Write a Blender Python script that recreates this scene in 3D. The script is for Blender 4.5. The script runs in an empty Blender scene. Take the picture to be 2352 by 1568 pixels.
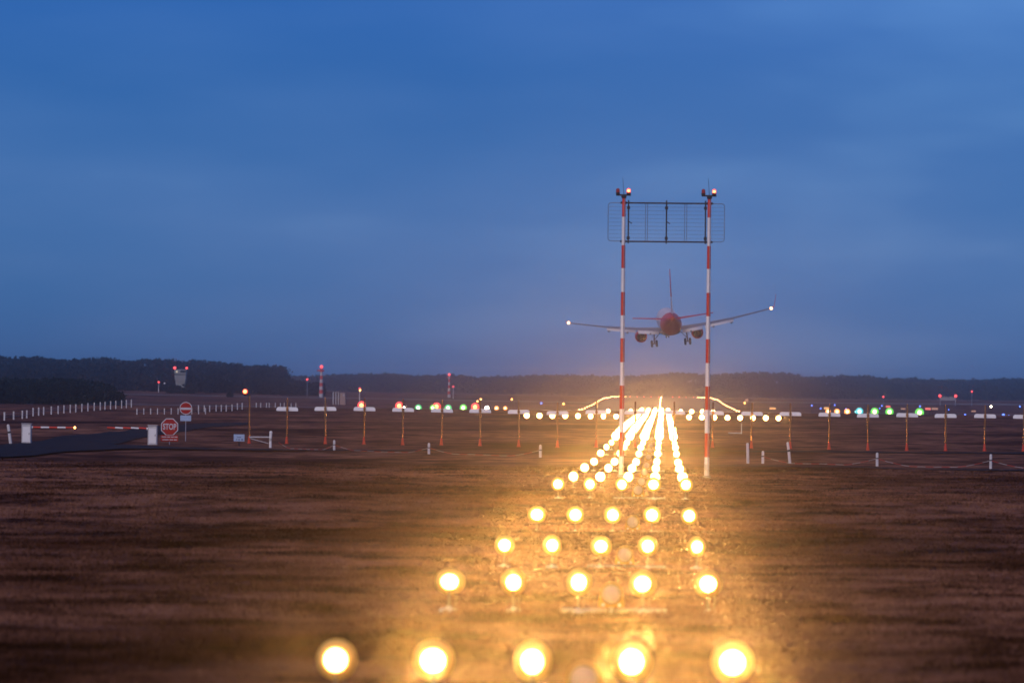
import bpy, math, random
import numpy as np
from mathutils import Vector, Matrix, noise as mnoise

random.seed(7)
rng = np.random.default_rng(11)
sc = bpy.context.scene
COL = sc.collection
PI = math.pi
R = math.radians

# ------------------------------------------------------------------ camera
FPX = 12875.0            # focal length in pixels of a 2352 px wide picture
ROLL = R(.6)
CZ = 3.5                 # camera height above the world's zero level


def _solve():
    cx, cy = 348 / FPX, -121 / FPX
    a = cx * math.cos(ROLL) - cy * math.sin(ROLL)
    b = cx * math.sin(ROLL) + cy * math.cos(ROLL)
    th = math.atan(-b)
    return th, math.atan(a / (math.cos(th) - b * math.sin(th)))


TH, PS = _solve()
_s, _c = math.sin, math.cos
FWD = Vector((-_s(PS) * _c(TH), _c(PS) * _c(TH), _s(TH)))
RGT = Vector((_c(PS), _s(PS), 0))
UPV = Vector((_s(PS) * _s(TH), -_c(PS) * _s(TH), _c(TH)))
RGR = RGT * _c(ROLL) + UPV * _s(ROLL)
UPR = UPV * _c(ROLL) - RGT * _s(ROLL)

cam_d = bpy.data.cameras.new('camera')
cam_d.sensor_width = 36
cam_d.lens = 36 * FPX / 2352
cam_d.clip_start, cam_d.clip_end = .5, 30000
cam = bpy.data.objects.new('camera', cam_d)
COL.objects.link(cam)
M3 = Matrix((RGR, UPR, -FWD)).transposed()
cam.matrix_world = Matrix.Translation((0, 0, CZ)) @ M3.to_4x4()
sc.camera = cam
cam_d.dof.use_dof = True
cam_d.dof.focus_distance = 420
cam_d.dof.aperture_fstop = 2.6


def ray(px, py):
    """slope (dx/dy, dz/dy) of the view through a point of the photograph (2352 px scale)"""
    v = FWD + RGR * ((px - 1176) / FPX) + UPR * ((784 - py) / FPX)
    return v.x / v.y, v.z / v.y


def at(px, py, d):
    sx, sz = ray(px, py)
    return Vector((sx * d, d, CZ + sz * d))


ZOOM = {1: (0, 1280, 2.94), 2: (750, 1280, 2.94), 3: (1500, 1280, 2.94), 4: (2250, 1280, 2.94), 5: (3050, 1280, 2.8067)}


def Z(k, X, Y):
    ox, oy, s = ZOOM[k]
    return (ox + X / s) / 1.6531, (oy + Y / s) / 1.6531


# ------------------------------------------------------------------ terrain
PROF = [(-400, -3.0), (0, -3.05), (56.5, -3.15), (86.5, -3.36), (116.5, -3.61), (146.5, -3.62), (176.5, -3.3), (206.5, -3.5), (236.5, -3.57),
        (266.5, -3.67), (296.5, -3.6), (326.5, -3.55), (356.5, -3.55), (386.5, -3.37), (482, -3.23), (671, -3.22), (868, -2.85), (970, -3.1),
        (1348, -4.4), (1752, -5.3), (2100, -4.2), (2544, -2.3), (3000, -2.0), (4000, -2.5), (4300, -1.8), (9000, -1.8)]
PX = np.array([p[0] for p in PROF], float)
PZ = np.array([p[1] for p in PROF], float) + CZ
_h = np.diff(PX)
_dl = np.diff(PZ) / _h
_m = np.zeros(len(PX))
for i in range(1, len(PX) - 1):
    if _dl[i - 1] * _dl[i] > 0:
        w1, w2 = 2 * _h[i] + _h[i - 1], _h[i] + 2 * _h[i - 1]
        _m[i] = (w1 + w2) / (w1 / _dl[i - 1] + w2 / _dl[i])


def prof(y):
    y = min(max(y, PX[0]), PX[-1] - .01)
    i = int(np.searchsorted(PX, y, 'right')) - 1
    t = (y - PX[i]) / _h[i]
    return ((2 * t ** 3 - 3 * t * t + 1) * PZ[i] + (t ** 3 - 2 * t * t + t) * _h[i] * _m[i]
            + (-2 * t ** 3 + 3 * t * t) * PZ[i + 1] + (t ** 3 - t * t) * _h[i] * _m[i + 1])


def gz(x, y):
    z = prof(y)
    k = min(max((y - 20) / 40, 0), 1)
    z += k * (.10 * mnoise.noise((x * .11, y * .07, 3.1)) + .035 * mnoise.noise((x * .5, y * .33, 9.0)))
    if y > 600:
        z += min((y - 600) / 1500, 1) * .5 * mnoise.noise((x * .006, y * .004, 1.7))
        if x < -70:
            z += min((y - 600) / 1600, 1) * min((-x - 70) / 150, 1.3) * 1.6
    return z


def hit(px, py, dmin=30.0):
    """where the view through a point of the photograph meets the ground"""
    sx, sz = ray(px, py)
    d, st = dmin, 0
    while d < 6000:
        if CZ + sz * d < gz(sx * d, d):
            break
        st = d
        d *= 1.004
    lo, hi = max(st, dmin), d
    for _ in range(14):
        mid = (lo + hi) / 2
        if CZ + sz * mid < gz(sx * mid, mid):
            hi = mid
        else:
            lo = mid
    return Vector((sx * hi, hi, gz(sx * hi, hi)))


# ------------------------------------------------------------------ materials
MATS = {}


def nodes(m):
    m.use_nodes = True
    nt = m.node_tree
    return nt, nt.nodes, nt.links, nt.nodes['Principled BSDF']


def pmat(name, col, rough=.6, metal=0., var=.18, scale=6., spec=.4, bump=0.):
    """painted or plain surface: base colour broken up by weathering noise"""
    m = bpy.data.materials.new(name)
    nt, N, L, b = nodes(m)
    tc = N.new('ShaderNodeTexCoord')
    no = N.new('ShaderNodeTexNoise')
    no.inputs['Scale'].default_value = scale
    no.inputs['Detail'].default_value = 5
    L.new(tc.outputs['Object'], no.inputs['Vector'])
    mx = N.new('ShaderNodeMix')
    mx.data_type = 'RGBA'
    mx.inputs[6].default_value = (*[c * (1 - var) for c in col], 1)
    mx.inputs[7].default_value = (*[min(c * (1 + var), 1) for c in col], 1)
    L.new(no.outputs['Fac'], mx.inputs[0])
    L.new(mx.outputs[2], b.inputs['Base Color'])
    b.inputs['Roughness'].default_value = rough
    b.inputs['Metallic'].default_value = metal
    b.inputs['Specular IOR Level'].default_value = spec
    if bump:
        bp = N.new('ShaderNodeBump')
        bp.inputs['Strength'].default_value = bump
        L.new(no.outputs['Fac'], bp.inputs['Height'])
        L.new(bp.outputs[0], b.inputs['Normal'])
    MATS[name] = m
    return m


def emat(name, col, strength):
    m = bpy.data.materials.new(name)
    nt, N, L, b = nodes(m)
    b.inputs['Base Color'].default_value = (.3, .3, .3, 1)
    b.inputs['Emission Color'].default_value = (*col, 1)
    b.inputs['Emission Strength'].default_value = strength
    MATS[name] = m
    return m


RADOME = pmat('radome_white', (.86, .87, .9), .45, var=.05)
WHITE = pmat('white_paint', (.74, .74, .76), .5, var=.08)
OFFW = pmat('weathered_white', (.46, .46, .48), .7, var=.2)
REDP = pmat('red_paint', (.55, .035, .02), .45, var=.15)
ORANGE = pmat('orange_red_cone', (.5, .045, .015), .5, var=.2)
DARKM = pmat('dark_metal', (.03, .03, .035), .45, .6, var=.2)
GALV = pmat('galvanised_steel', (.42, .43, .45), .4, .8, var=.15)
HALO_DISH = pmat('amber_halo_dish', (.66, .44, .13), .7, var=.06, spec=.1)  # amber tone chosen so the added dish passes for the lamp's halo
RAILM = pmat('weathered_grey_rail', (.24, .23, .22), .7, var=.2)
POSTW = pmat('dirty_white_post', (.60, .60, .62), .6, var=.16)
STEMM = pmat('grey_painted_stem', (.16, .13, .09), .7, 0., var=.2)
WIRE = pmat('thin_wire_metal', (.17, .17, .2), .5, .5, var=.15)
POLEM = pmat('glossy_orange_pole', (.62, .26, .10), .17, .85, var=.1)
YELLOW = pmat('yellow_paint', (.34, .19, .012), .5, var=.12)
RUBBER = pmat('tyre_rubber', (.02, .02, .02), .8, var=.2)
BLACK = pmat('black_paint', (.02, .02, .025), .5, var=.2)
CONC = pmat('pale_concrete', (.46, .45, .43), .8, var=.15, scale=3)
SIGNR = pmat('sign_red', (.30, .005, .005), .7, var=.08)
SIGNW = pmat('sign_white', (.48, .48, .54), .5, var=.06)
SIGNB = pmat('notice_blue_white', (.30, .42, .62), .5, var=.12)
TEXTB = pmat('notice_text', (.03, .05, .13), .6, var=.1)
PINKW = pmat('frosted_lens', (.30, .26, .25), .3, var=.12, scale=14)
ARED = pmat('aircraft_red', (.50, .010, .014), .45, var=.06, spec=.5)
AWHITE = pmat('aircraft_white', (.62, .63, .66), .4, var=.04, spec=.5)
AGREY = pmat('aircraft_grey', (.17, .18, .21), .5, var=.08)
ADARK = pmat('aircraft_dark', (.018, .017, .018), .6, .2, var=.15)
BARK = pmat('bark', (.05, .038, .03), .9, var=.3)
TOWERW = pmat('tower_render', (.27, .28, .28), .85, var=.1, scale=.4)
GLASSD = pmat('dark_window_glass', (.012, .015, .022), .12, var=.1)
PINKB = pmat('pale_pink_cladding', (.34, .23, .20), .7, var=.1)
REDLENS = pmat('unlit_red_lens', (.28, .02, .015), .25, var=.1)


def leafmat(name, a, b_):
    m = bpy.data.materials.new(name)
    nt, N, L, b = nodes(m)
    g = N.new('ShaderNodeNewGeometry')
    no = N.new('ShaderNodeTexNoise')
    no.inputs['Scale'].default_value = .25
    no.inputs['Detail'].default_value = 4
    L.new(g.outputs['Position'], no.inputs['Vector'])
    ri = N.new('ShaderNodeMath')
    ri.operation = 'MULTIPLY_ADD'
    ri.inputs[1].default_value = .35
    L.new(g.outputs['Random Per Island'], ri.inputs[0])
    L.new(no.outputs['Fac'], ri.inputs[2])
    mx = N.new('ShaderNodeMix')
    mx.data_type = 'RGBA'
    mx.inputs[6].default_value = (*a, 1)
    mx.inputs[7].default_value = (*b_, 1)
    L.new(ri.outputs[0], mx.inputs[0])
    L.new(mx.outputs[2], b.inputs['Base Color'])
    b.inputs['Roughness'].default_value = .9
    b.inputs['Specular IOR Level'].default_value = .1
    return m


TWIG = leafmat('bare_winter_twigs', (.012, .013, .017), (.032, .030, .034))
EVER = leafmat('dark_evergreen_leaves', (.008, .012, .010), (.02, .025, .02))


def groundmat(name):
    m = bpy.data.materials.new(name)
    nt, N, L, b = nodes(m)
    g = N.new('ShaderNodeNewGeometry')

    def noise(scale, det, sx=1., sy=1., rough=.6):
        mp = N.new('ShaderNodeMapping')
        mp.inputs['Scale'].default_value = (sx, sy, .2)
        L.new(g.outputs['Position'], mp.inputs['Vector'])
        n = N.new('ShaderNodeTexNoise')
        n.inputs['Scale'].default_value = scale
        n.inputs['Detail'].default_value = det
        n.inputs['Roughness'].default_value = rough
        L.new(mp.outputs[0], n.inputs['Vector'])
        return n.outputs['Fac']

    def ramp(inp, stops):
        r = N.new('ShaderNodeValToRGB')
        e = r.color_ramp.elements
        e[0].position, e[0].color = stops[0][0], (*stops[0][1], 1)
        e[1].position, e[1].color = stops[-1][0], (*stops[-1][1], 1)
        for p, c in stops[1:-1]:
            q = e.new(p)
            q.color = (*c, 1)
        L.new(inp, r.inputs[0])
        return r.outputs[0]

    def mix(f, a, b_, mode='MIX'):
        x = N.new('ShaderNodeMix')
        x.data_type = 'RGBA'
        x.blend_type = mode
        if isinstance(f, float):
            x.inputs[0].default_value = f
        else:
            L.new(f, x.inputs[0])
        L.new(a, x.inputs[6])
        L.new(b_, x.inputs[7])
        return x.outputs[2]

    tuft = ramp(noise(2.6, 6, 1, 1, .72), [(.28, (.118, .052, .036)), (.5, (.165, .081, .056)), (.74, (.222, .120, .084))])
    patch = ramp(noise(.42, 7, .8, .5, .66), [(.39, (.14, .09, .09)), (.49, (.78, .74, .74)), (.60, (1.32, 1.34, 1.32))])
    big = ramp(noise(.045, 4, 1, .35), [(.39, (.24, .17, .16)), (.50, (1, 1, 1)), (.64, (1.3, 1.33, 1.26))])
    far = ramp(noise(.012, 5, .5, 1.3), [(.36, (.55, .5, .55)), (.6, (1.15, 1.1, 1.1))])
    c = mix(1.0, tuft, patch, 'MULTIPLY')
    c = mix(1.0, c, big, 'MULTIPLY')
    c = mix(.8, c, far, 'MULTIPLY')
    L.new(c, b.inputs['Base Color'])
    b.inputs['Roughness'].default_value = .95
    b.inputs['Specular IOR Level'].default_value = .05
    bp = N.new('ShaderNodeBump')
    bp.inputs['Strength'].default_value = .6
    bp.inputs['Distance'].default_value = .12
    L.new(noise(3.5, 5, 1, 1), bp.inputs['Height'])
    L.new(bp.outputs[0], b.inputs['Normal'])
    return m


GRASS = groundmat('dry_winter_grass')


def asphalt(name, a, b_, rough):
    m = bpy.data.materials.new(name)
    nt, N, L, b = nodes(m)
    g = N.new('ShaderNodeNewGeometry')
    n = N.new('ShaderNodeTexNoise')
    n.inputs['Scale'].default_value = .6
    n.inputs['Detail'].default_value = 7
    L.new(g.outputs['Position'], n.inputs['Vector'])
    mx = N.new('ShaderNodeMix')
    mx.data_type = 'RGBA'
    mx.inputs[6].default_value = (*a, 1)
    mx.inputs[7].default_value = (*b_, 1)
    L.new(n.outputs['Fac'], mx.inputs[0])
    L.new(mx.outputs[2], b.inputs['Base Color'])
    b.inputs['Roughness'].default_value = rough
    b.inputs['Specular IOR Level'].default_value = .15
    return m


ASPH = asphalt('dark_asphalt', (.006, .007, .012), (.012, .014, .022), .95)
RWYM = asphalt('runway_asphalt', (.05, .05, .055), (.09, .09, .095), .6)
TAXM = asphalt('pale_taxiway_surface', (.13, .13, .135), (.24, .24, .25), .7)  # light concrete, with sky reflection on wet tarmac also put into the colour

WARM = (1.0, .42, .085)
LAMP = emat('lit_approach_lens', (1.0, .50, .13), 24)
REAR_FILL = emat('rear_fill_glow', (1.0, .55, .18), 900)  # added fill emitter that puts bright streaks on the antenna poles
LAMPF = emat('lit_far_lens', (1.0, .52, .15), 30)
EDGE = emat('lit_runway_edge_lens', (1.0, .52, .20), 14)
E_RED = emat('lit_red_lens', (1.0, .035, .012), 2.2)
E_REDS = emat('lit_small_red_lens', (1.0, .05, .045), 2.6)
E_ORNG = emat('lit_orange_lens', (1.0, .28, .03), 2.2)
E_GRN = emat('lit_green_lens', (.015, .55, .12), 1.2)
E_YGRN = emat('lit_yellow_green_lens', (.10, .8, .03), 1.1)
E_CYAN = emat('lit_cyan_lens', (.01, .55, .6), 1.2)
E_BLUE = emat('lit_blue_lens', (.08, .2, 1.0), 3.5)
E_WHT = emat('lit_white_lens', (1.0, .8, .6), 30)
E_WTIP = emat('lit_wingtip_lens', (1.0, .50, .20), 6)
E_AMB = emat('lit_amber_lens', (1.0, .45, .10), 8)
S_RED = emat('lit_red_sign_face', (1.0, .10, .05), .9)
S_AMB = emat('lit_amber_sign_face', (1.0, .45, .06), .9)
S_DIM = emat('dim_amber_sign_face', (1.0, .35, .10), .3)
E_WIN = emat('lit_window_glass', (1.0, .85, .5), .6)


# ------------------------------------------------------------------ mesh building
class MB:
    def __init__(self):
        self.v, self.f, self.m, self.s = [], [], [], []

    def add(self, vs, fs, mi=0, smooth=False):
        o = len(self.v)
        self.v += [tuple(p) for p in vs]
        for q in fs:
            self.f.append(tuple(i + o for i in q))
            self.m.append(mi)
            self.s.append(smooth)
        return self

    def box(self, c, size, mi=0, bev=0.):
        x, y, z = [s / 2 for s in size]
        if not bev:
            vs = [(c[0] + i * x, c[1] + j * y, c[2] + k * z) for i in (-1, 1) for j in (-1, 1) for k in (-1, 1)]
            return self.add(vs, [(0, 1, 3, 2), (4, 6, 7, 5), (0, 4, 5, 1), (2, 3, 7, 6), (0, 2, 6, 4), (1, 5, 7, 3)], mi)
        b = min(bev, x * .9, y * .9, z * .9)
        vs, fs, idx = [], [], {}
        for i in (-1, 1):
            for j in (-1, 1):
                for k in (-1, 1):
                    for a in range(3):
                        p = [i * x, j * y, k * z]
                        for q in range(3):
                            if q != a:
                                p[q] -= (i, j, k)[q] * b
                        idx[(i, j, k, a)] = len(vs)
                        vs.append((c[0] + p[0], c[1] + p[1], c[2] + p[2]))
        for a in range(3):
            p, q = [t for t in range(3) if t != a]
            for s in (-1, 1):
                loop = []
                for u, w in ((-1, -1), (1, -1), (1, 1), (-1, 1)):
                    k = [0, 0, 0]
                    k[a], k[p], k[q] = s, u, w
                    loop.append(idx[(*k, a)])
                fs.append(loop)
            for u in (-1, 1):
                for w in (-1, 1):
                    k0, k1 = [0, 0, 0], [0, 0, 0]
                    k0[a], k1[a] = -1, 1
                    k0[p] = k1[p] = u
                    k0[q] = k1[q] = w
                    fs.append((idx[(*k0, p)], idx[(*k1, p)], idx[(*k1, q)], idx[(*k0, q)]))
        for i in (-1, 1):
            for j in (-1, 1):
                for k in (-1, 1):
                    fs.append([idx[(i, j, k, a)] for a in range(3)])
        return self.add(vs, fs, mi)

    def tube(self, p0, p1, r0, r1=None, n=10, mi=0, caps=True, smooth=True):
        r1 = r0 if r1 is None else r1
        p0, p1 = Vector(p0), Vector(p1)
        d = (p1 - p0).normalized()
        u = d.orthogonal().normalized()
        w = d.cross(u)
        vs = []
        for p, r in ((p0, r0), (p1, r1)):
            for i in range(n):
                a = 2 * PI * i / n
                vs.append(p + (u * math.cos(a) + w * math.sin(a)) * r)
        self.add(vs, [(i, (i + 1) % n, n + (i + 1) % n, n + i) for i in range(n)], mi, smooth)
        if caps:
            self.add(vs[:n], [tuple(reversed(range(n)))], mi)
            self.add(vs[n:], [tuple(range(n))], mi)
        return self

    def path(self, pts, r, n=6, mi=0):
        pts = [Vector(p) for p in pts]
        vs = []
        for i, p in enumerate(pts):
            d = (pts[min(i + 1, len(pts) - 1)] - pts[max(i - 1, 0)]).normalized()
            ref = Vector((0, 1, 0)) if abs(d.y) < .9 else Vector((1, 0, 0))
            u = d.cross(ref).normalized()
            w = d.cross(u)
            vs += [p + (u * math.cos(2 * PI * k / n) + w * math.sin(2 * PI * k / n)) * r for k in range(n)]
        fs = []
        for i in range(len(pts) - 1):
            for k in range(n):
                fs.append((i * n + k, i * n + (k + 1) % n, (i + 1) * n + (k + 1) % n, (i + 1) * n + k))
        fs += [tuple(range(n)), tuple(range((len(pts) - 1) * n, len(pts) * n))]
        return self.add(vs, fs, mi, True)

    def sphere(self, c, r, n=10, k=7, mi=0, sc=(1, 1, 1)):
        vs = [(c[0], c[1], c[2] - r * sc[2])]
        for j in range(1, k):
            b = -PI / 2 + PI * j / k
            vs += [(c[0] + r * sc[0] * math.cos(b) * math.cos(2 * PI * i / n), c[1] + r * sc[1] * math.cos(b) * math.sin(2 * PI * i / n),
                    c[2] + r * sc[2] * math.sin(b)) for i in range(n)]
        vs.append((c[0], c[1], c[2] + r * sc[2]))
        fs = [(0, 1 + (i + 1) % n, 1 + i) for i in range(n)]
        for j in range(k - 2):
            o = 1 + j * n
            fs += [(o + i, o + (i + 1) % n, o + n + (i + 1) % n, o + n + i) for i in range(n)]
        o = 1 + (k - 2) * n
        fs += [(o + i, o + (i + 1) % n, len(vs) - 1) for i in range(n)]
        return self.add(vs, fs, mi, True)

    def rings(self, rings, mi=None, caps=True, smooth=True):
        """loft through rings of equal length; mi = material of each span"""
        n = len(rings[0])
        o = len(self.v)
        self.v += [tuple(p) for r in rings for p in r]
        for i in range(len(rings) - 1):
            for k in range(n):
                self.f.append((o + i * n + k, o + i * n + (k + 1) % n, o + (i + 1) * n + (k + 1) % n, o + (i + 1) * n + k))
                self.m.append(mi[i] if mi else 0)
                self.s.append(smooth)
        if caps:
            self.f += [tuple(o + k for k in reversed(range(n))), tuple(o + (len(rings) - 1) * n + k for k in range(n))]
            self.m += [mi[0] if mi else 0, mi[-1] if mi else 0]
            self.s += [False, False]
        return self

    def lathe_y(self, c, prof_, n=16, mi=None, caps=True):
        return self.rings([[(c[0] + r * math.cos(2 * PI * k / n), c[1] + y, c[2] + r * math.sin(2 * PI * k / n)) for k in range(n)]
                           for y, r in prof_], mi, caps)

    def prism(self, outline, y0, y1, mi=0, side=None):
        """outline in the x-z plane, thick from y0 to y1"""
        n = len(outline)
        vs = [(x, y0, z) for x, z in outline] + [(x, y1, z) for x, z in outline]
        self.add(vs, [tuple(range(n)), tuple(reversed(range(n, 2 * n)))], mi)
        return self.add(vs, [(i, n + i, n + (i + 1) % n, (i + 1) % n) for i in range(n)], mi if side is None else side)

    def build(self, name, mats, parent=None, loc=None):
        me = bpy.data.meshes.new(name)
        me.from_pydata(self.v, [], self.f)
        for m in (mats if isinstance(mats, (list, tuple)) else [mats]):
            me.materials.append(m)
        me.polygons.foreach_set('material_index', self.m)
        me.polygons.foreach_set('use_smooth', self.s)
        me.update()
        o = bpy.data.objects.new(name, me)
        COL.objects.link(o)
        if parent is not None:
            o.parent = parent
        if loc is not None:
            o.location = loc
        return o


def npmesh(name, verts, nper, mat, mats=None, midx=None):
    """fast mesh of many separate polygons of nper corners each"""
    me = bpy.data.meshes.new(name)
    nv = len(verts)
    nf = nv // nper
    me.vertices.add(nv)
    me.vertices.foreach_set('co', np.asarray(verts, np.float32).ravel())
    me.loops.add(nv)
    me.loops.foreach_set('vertex_index', np.arange(nv, dtype=np.int32))
    me.polygons.add(nf)
    me.polygons.foreach_set('loop_start', np.arange(0, nv, nper, dtype=np.int32))
    for m in (mats or [mat]):
        me.materials.append(m)
    if midx is not None:
        me.polygons.foreach_set('material_index', np.asarray(midx, np.int32))
    me.update(calc_edges=True)
    o = bpy.data.objects.new(name, me)
    COL.objects.link(o)
    return o


def tag(o, label=None, cat=None, group=None, kind=None):
    for k, v in (('label', label), ('category', cat), ('group', group), ('kind', kind)):
        if v:
            o[k] = v
    return o


def thing(name, label, cat, loc=(0, 0, 0), rz=0, group=None):
    o = bpy.data.objects.new(name, None)
    o.empty_display_size = .2
    COL.objects.link(o)
    o.location = loc
    o.rotation_euler = (0, 0, rz)
    return tag(o, label, cat, group)


def children(o):
    return KIDS.get(o, [])


KIDS = {}


def kid(parent, o):
    KIDS.setdefault(parent, []).append(o)
    return o


def copy_tree(o, parent=None):
    c = o.copy()
    COL.objects.link(c)
    if parent is not None:
        c.parent = parent
    for ch in children(o):
        kid(c, copy_tree(ch, c))
    return c


ORD = ['first', 'second', 'third', 'fourth', 'fifth', 'sixth', 'seventh', 'eighth', 'ninth', 'tenth', 'eleventh', 'twelfth', 'thirteenth', 'fourteenth',
       'fifteenth', 'sixteenth', 'seventeenth', 'eighteenth', 'nineteenth', 'twentieth', 'twenty-first', 'twenty-second', 'twenty-third', 'twenty-fourth',
       'twenty-fifth', 'twenty-sixth', 'twenty-seventh', 'twenty-eighth', 'twenty-ninth', 'thirtieth']

# ------------------------------------------------------------------ ground sheet
ys = [-60., -20., 10., 30.]
y = 40.
while y < 6500:
    ys.append(y)
    y += max(.5, y * .0065)
ys.append(6500.)
NU = 170


def fan(y_):
    c = -.027 * max(y_, 0) * 1.0
    w = .108 * max(y_, 0) + 22
    return c, w


us = [-1 + 2 * i / (NU - 1) for i in range(NU)]
gv, gf = [], []
for y_ in ys:
    c, w = fan(y_)
    xs = [-2600., -1700., -1000.] + [c + u * w for u in us] + [1000., 1700., 2600.]
    gv += [(x_, y_, gz(x_, y_)) for x_ in xs]
nx = NU + 6
for j in range(len(ys) - 1):
    for i in range(nx - 1):
        gf.append((j * nx + i, j * nx + i + 1, (j + 1) * nx + i + 1, (j + 1) * nx + i))
g = MB()
g.add(gv, gf, 0, True)
tag(g.build('ground', GRASS), 'wide field of dry brown winter grass around the runway', None, None, 'structure')


def ribbon(name, left, right, mat, label, lift=.03, step=None, kind='structure', thick=0.):
    """strip of paving laid over the ground between two lines of points"""
    m = MB()
    n = len(left)
    K = 8
    rows = []
    for a, b_ in zip(left, right):
        row = []
        for k in range(K + 1):
            t = k / K
            x_, y2 = a[0] + (b_[0] - a[0]) * t, a[1] + (b_[1] - a[1]) * t
            row.append((x_, y2, gz(x_, y2) + lift))
        rows.append(row)
    vs = [p for r in rows for p in r]
    fs = [(j * (K + 1) + i, j * (K + 1) + i + 1, (j + 1) * (K + 1) + i + 1, (j + 1) * (K + 1) + i) for j in range(n - 1) for i in range(K)]
    m.add(vs, fs)
    return tag(m.build(name, mat), label, None, None, kind)


def resample(pts, n):
    pts = [Vector((p[0], p[1], 0)) for p in pts]
    L_ = [0]
    for a, b_ in zip(pts, pts[1:]):
        L_.append(L_[-1] + (b_ - a).length)
    out = []
    for i in range(n):
        s = L_[-1] * i / (n - 1)
        k = max(j for j in range(len(L_)) if L_[j] <= s + 1e-9)
        k = min(k, len(pts) - 2)
        t = (s - L_[k]) / max(L_[k + 1] - L_[k], 1e-6)
        out.append(pts[k].lerp(pts[k + 1], t))
    return out


# access road through the barrier gate, and the perimeter road in front of it
upA = [hit(*p) for p in ((-60, 1030), (60, 1017), (130, 1004), (240, 994), (345, 981), (460, 973), (570, 970.5))]
loA = [hit(*p) for p in ((-60, 1052), (60, 1040), (190, 1029), (300, 1013), (400, 994), (480, 982), (572, 974.5))]
ribbon('access_road', resample(upA, 60), resample(loA, 60), ASPH, 'dark asphalt access road passing between the barrier posts', .05)
upB = [hit(*p) for p in ((-70, 1040), (60, 1030), (180, 1021), (300, 1024), (420, 1030), (560, 1033), (700, 1034.5))]
loB = [hit(*p) for p in ((-70, 1058), (60, 1050), (180, 1038), (300, 1033), (420, 1034), (560, 1036), (700, 1036.5))]
ribbon('perimeter_road', resample(upB, 60), resample(loB, 60), ASPH, 'dark perimeter road bending off in front of the barrier', .09)
pa = [hit(px_, py_) for px_, py_ in ((690, 1034.5), (1000, 1035), (1320, 1036.5), (1650, 1035), (2000, 1037.5), (2420, 1041))]
pb = [hit(px_, py_) for px_, py_ in ((690, 1036.5), (1000, 1037), (1320, 1038.5), (1650, 1037.5), (2000, 1040.5), (2420, 1044.5))]
ribbon('ditch_strip', resample(pa, 70), resample(pb, 70), ASPH, 'thin dark ditch line running behind the row of marker posts', .05)  # flat dark strip standing for a ditch edge
pa = [hit(px_, py_) for px_, py_ in ((1600, 1070), (2000, 1074), (2420, 1080))]
pb = [hit(px_, py_) for px_, py_ in ((1600, 1071), (2000, 1076), (2420, 1083.5))]
ribbon('ditch_strip_front', resample(pa, 50), resample(pb, 50), ASPH, 'thin dark ditch line running in front of the posts', .05)  # second flat dark strip, likewise for a ditch edge

CX = -1.28
rl = [(CX - 23, y_) for y_ in np.linspace(960, 4060, 120)]
rr = [(CX + 23, y_) for y_ in np.linspace(960, 4060, 120)]
ribbon('runway', rl, rr, RWYM, 'long grey runway running away to the forest', .06)
for k, (x0, x1, ya, yb) in enumerate(((-420, CX - 23, 1560, 1600), (-330, CX - 23, 2200, 2235), (CX + 23, 460, 1120, 1150), (CX + 23, 520, 1700, 1735), (CX + 23, 600, 2350, 2400), (CX + 23, 560, 3000, 3060))):
    ribbon('taxiway', [(x_, ya) for x_ in np.linspace(x0, x1, 40)], [(x_, yb) for x_ in np.linspace(x0, x1, 40)], TAXM,
           'pale taxiway strip crossing the field', .05)
for s in (-1, 1):
    for k in range(6):
        x_ = CX + s * (3.2 + 3.2 * k)
        ribbon('runway_marking', [(x_ - .9, y_) for y_ in np.linspace(976, 1006, 8)], [(x_ + .9, y_) for y_ in np.linspace(976, 1006, 8)], WHITE,
               'white threshold stripe painted on the runway', .075)

# ------------------------------------------------------------------ dry grass
def grass_field():
    tri = []
    bands = ((40, 62, 110), (62, 90, 65), (90, 130, 32), (130, 190, 14), (190, 280, 5))
    for y0, y1, dens in bands:
        n = int((y1 - y0) * (.19 * (y0 + y1) / 2 + 1) * dens)
        yy = rng.uniform(y0, y1, n)
        xx = -.0273 * yy + rng.uniform(-1, 1, n) * (.0955 * yy + .5)
        zz = np.array([gz(a, b_) for a, b_ in zip(xx, yy)])
        pn = np.array([mnoise.noise((a * .6, b_ * .35, 4.)) for a, b_ in zip(xx, yy)])
        hh = rng.uniform(.035, .085, n) * (1 + .7 * pn)
        for _ in range(3):
            a = rng.uniform(0, 2 * PI, n)
            r = rng.uniform(0, .09, n)
            bx, by = xx + np.cos(a) * r, yy + np.sin(a) * r
            w = rng.uniform(.006, .014, n) * (1 + yy / 130)
            ln = rng.uniform(.3, 1.6, n) * hh
            la = rng.uniform(0, 2 * PI, n)
            wa = rng.uniform(-.8, .8, n)
            p0 = np.stack([bx - np.cos(wa) * w, by - np.sin(wa) * w, zz - .015], 1)
            p1 = np.stack([bx + np.cos(wa) * w, by + np.sin(wa) * w, zz - .015], 1)
            p2 = np.stack([bx + np.cos(la) * ln, by + np.sin(la) * ln, zz + hh * rng.uniform(.5, 1.1, n)], 1)
            tri.append(np.stack([p0, p1, p2], 1).reshape(-1, 3))
    o = npmesh('grass', np.concatenate(tri), 3, GRASS)
    tag(o, 'short dry brown grass covering the near field', None, None, 'stuff')


grass_field()

# ------------------------------------------------------------------ approach lights
SPOTS = {}


def spot_data(power, size_deg=10):
    k = (round(power), size_deg)
    if k not in SPOTS:
        d = bpy.data.lights.new('lamp_beam', 'SPOT')
        d.energy = power
        d.color = WARM
        d.spot_size = R(size_deg)
        d.spot_blend = 1.0
        d.shadow_soft_size = .07
        SPOTS[k] = d
    return SPOTS[k]


def add_beam(parent, z, power, y=-.24, size=10, tilt=4.0):
    o = bpy.data.objects.new('lamp_beam', spot_data(power, size))
    COL.objects.link(o)
    o.parent = parent
    o.location = (0, y, z)
    o.rotation_euler = (-R(90 + tilt), 0, 0)
    return o


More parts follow.
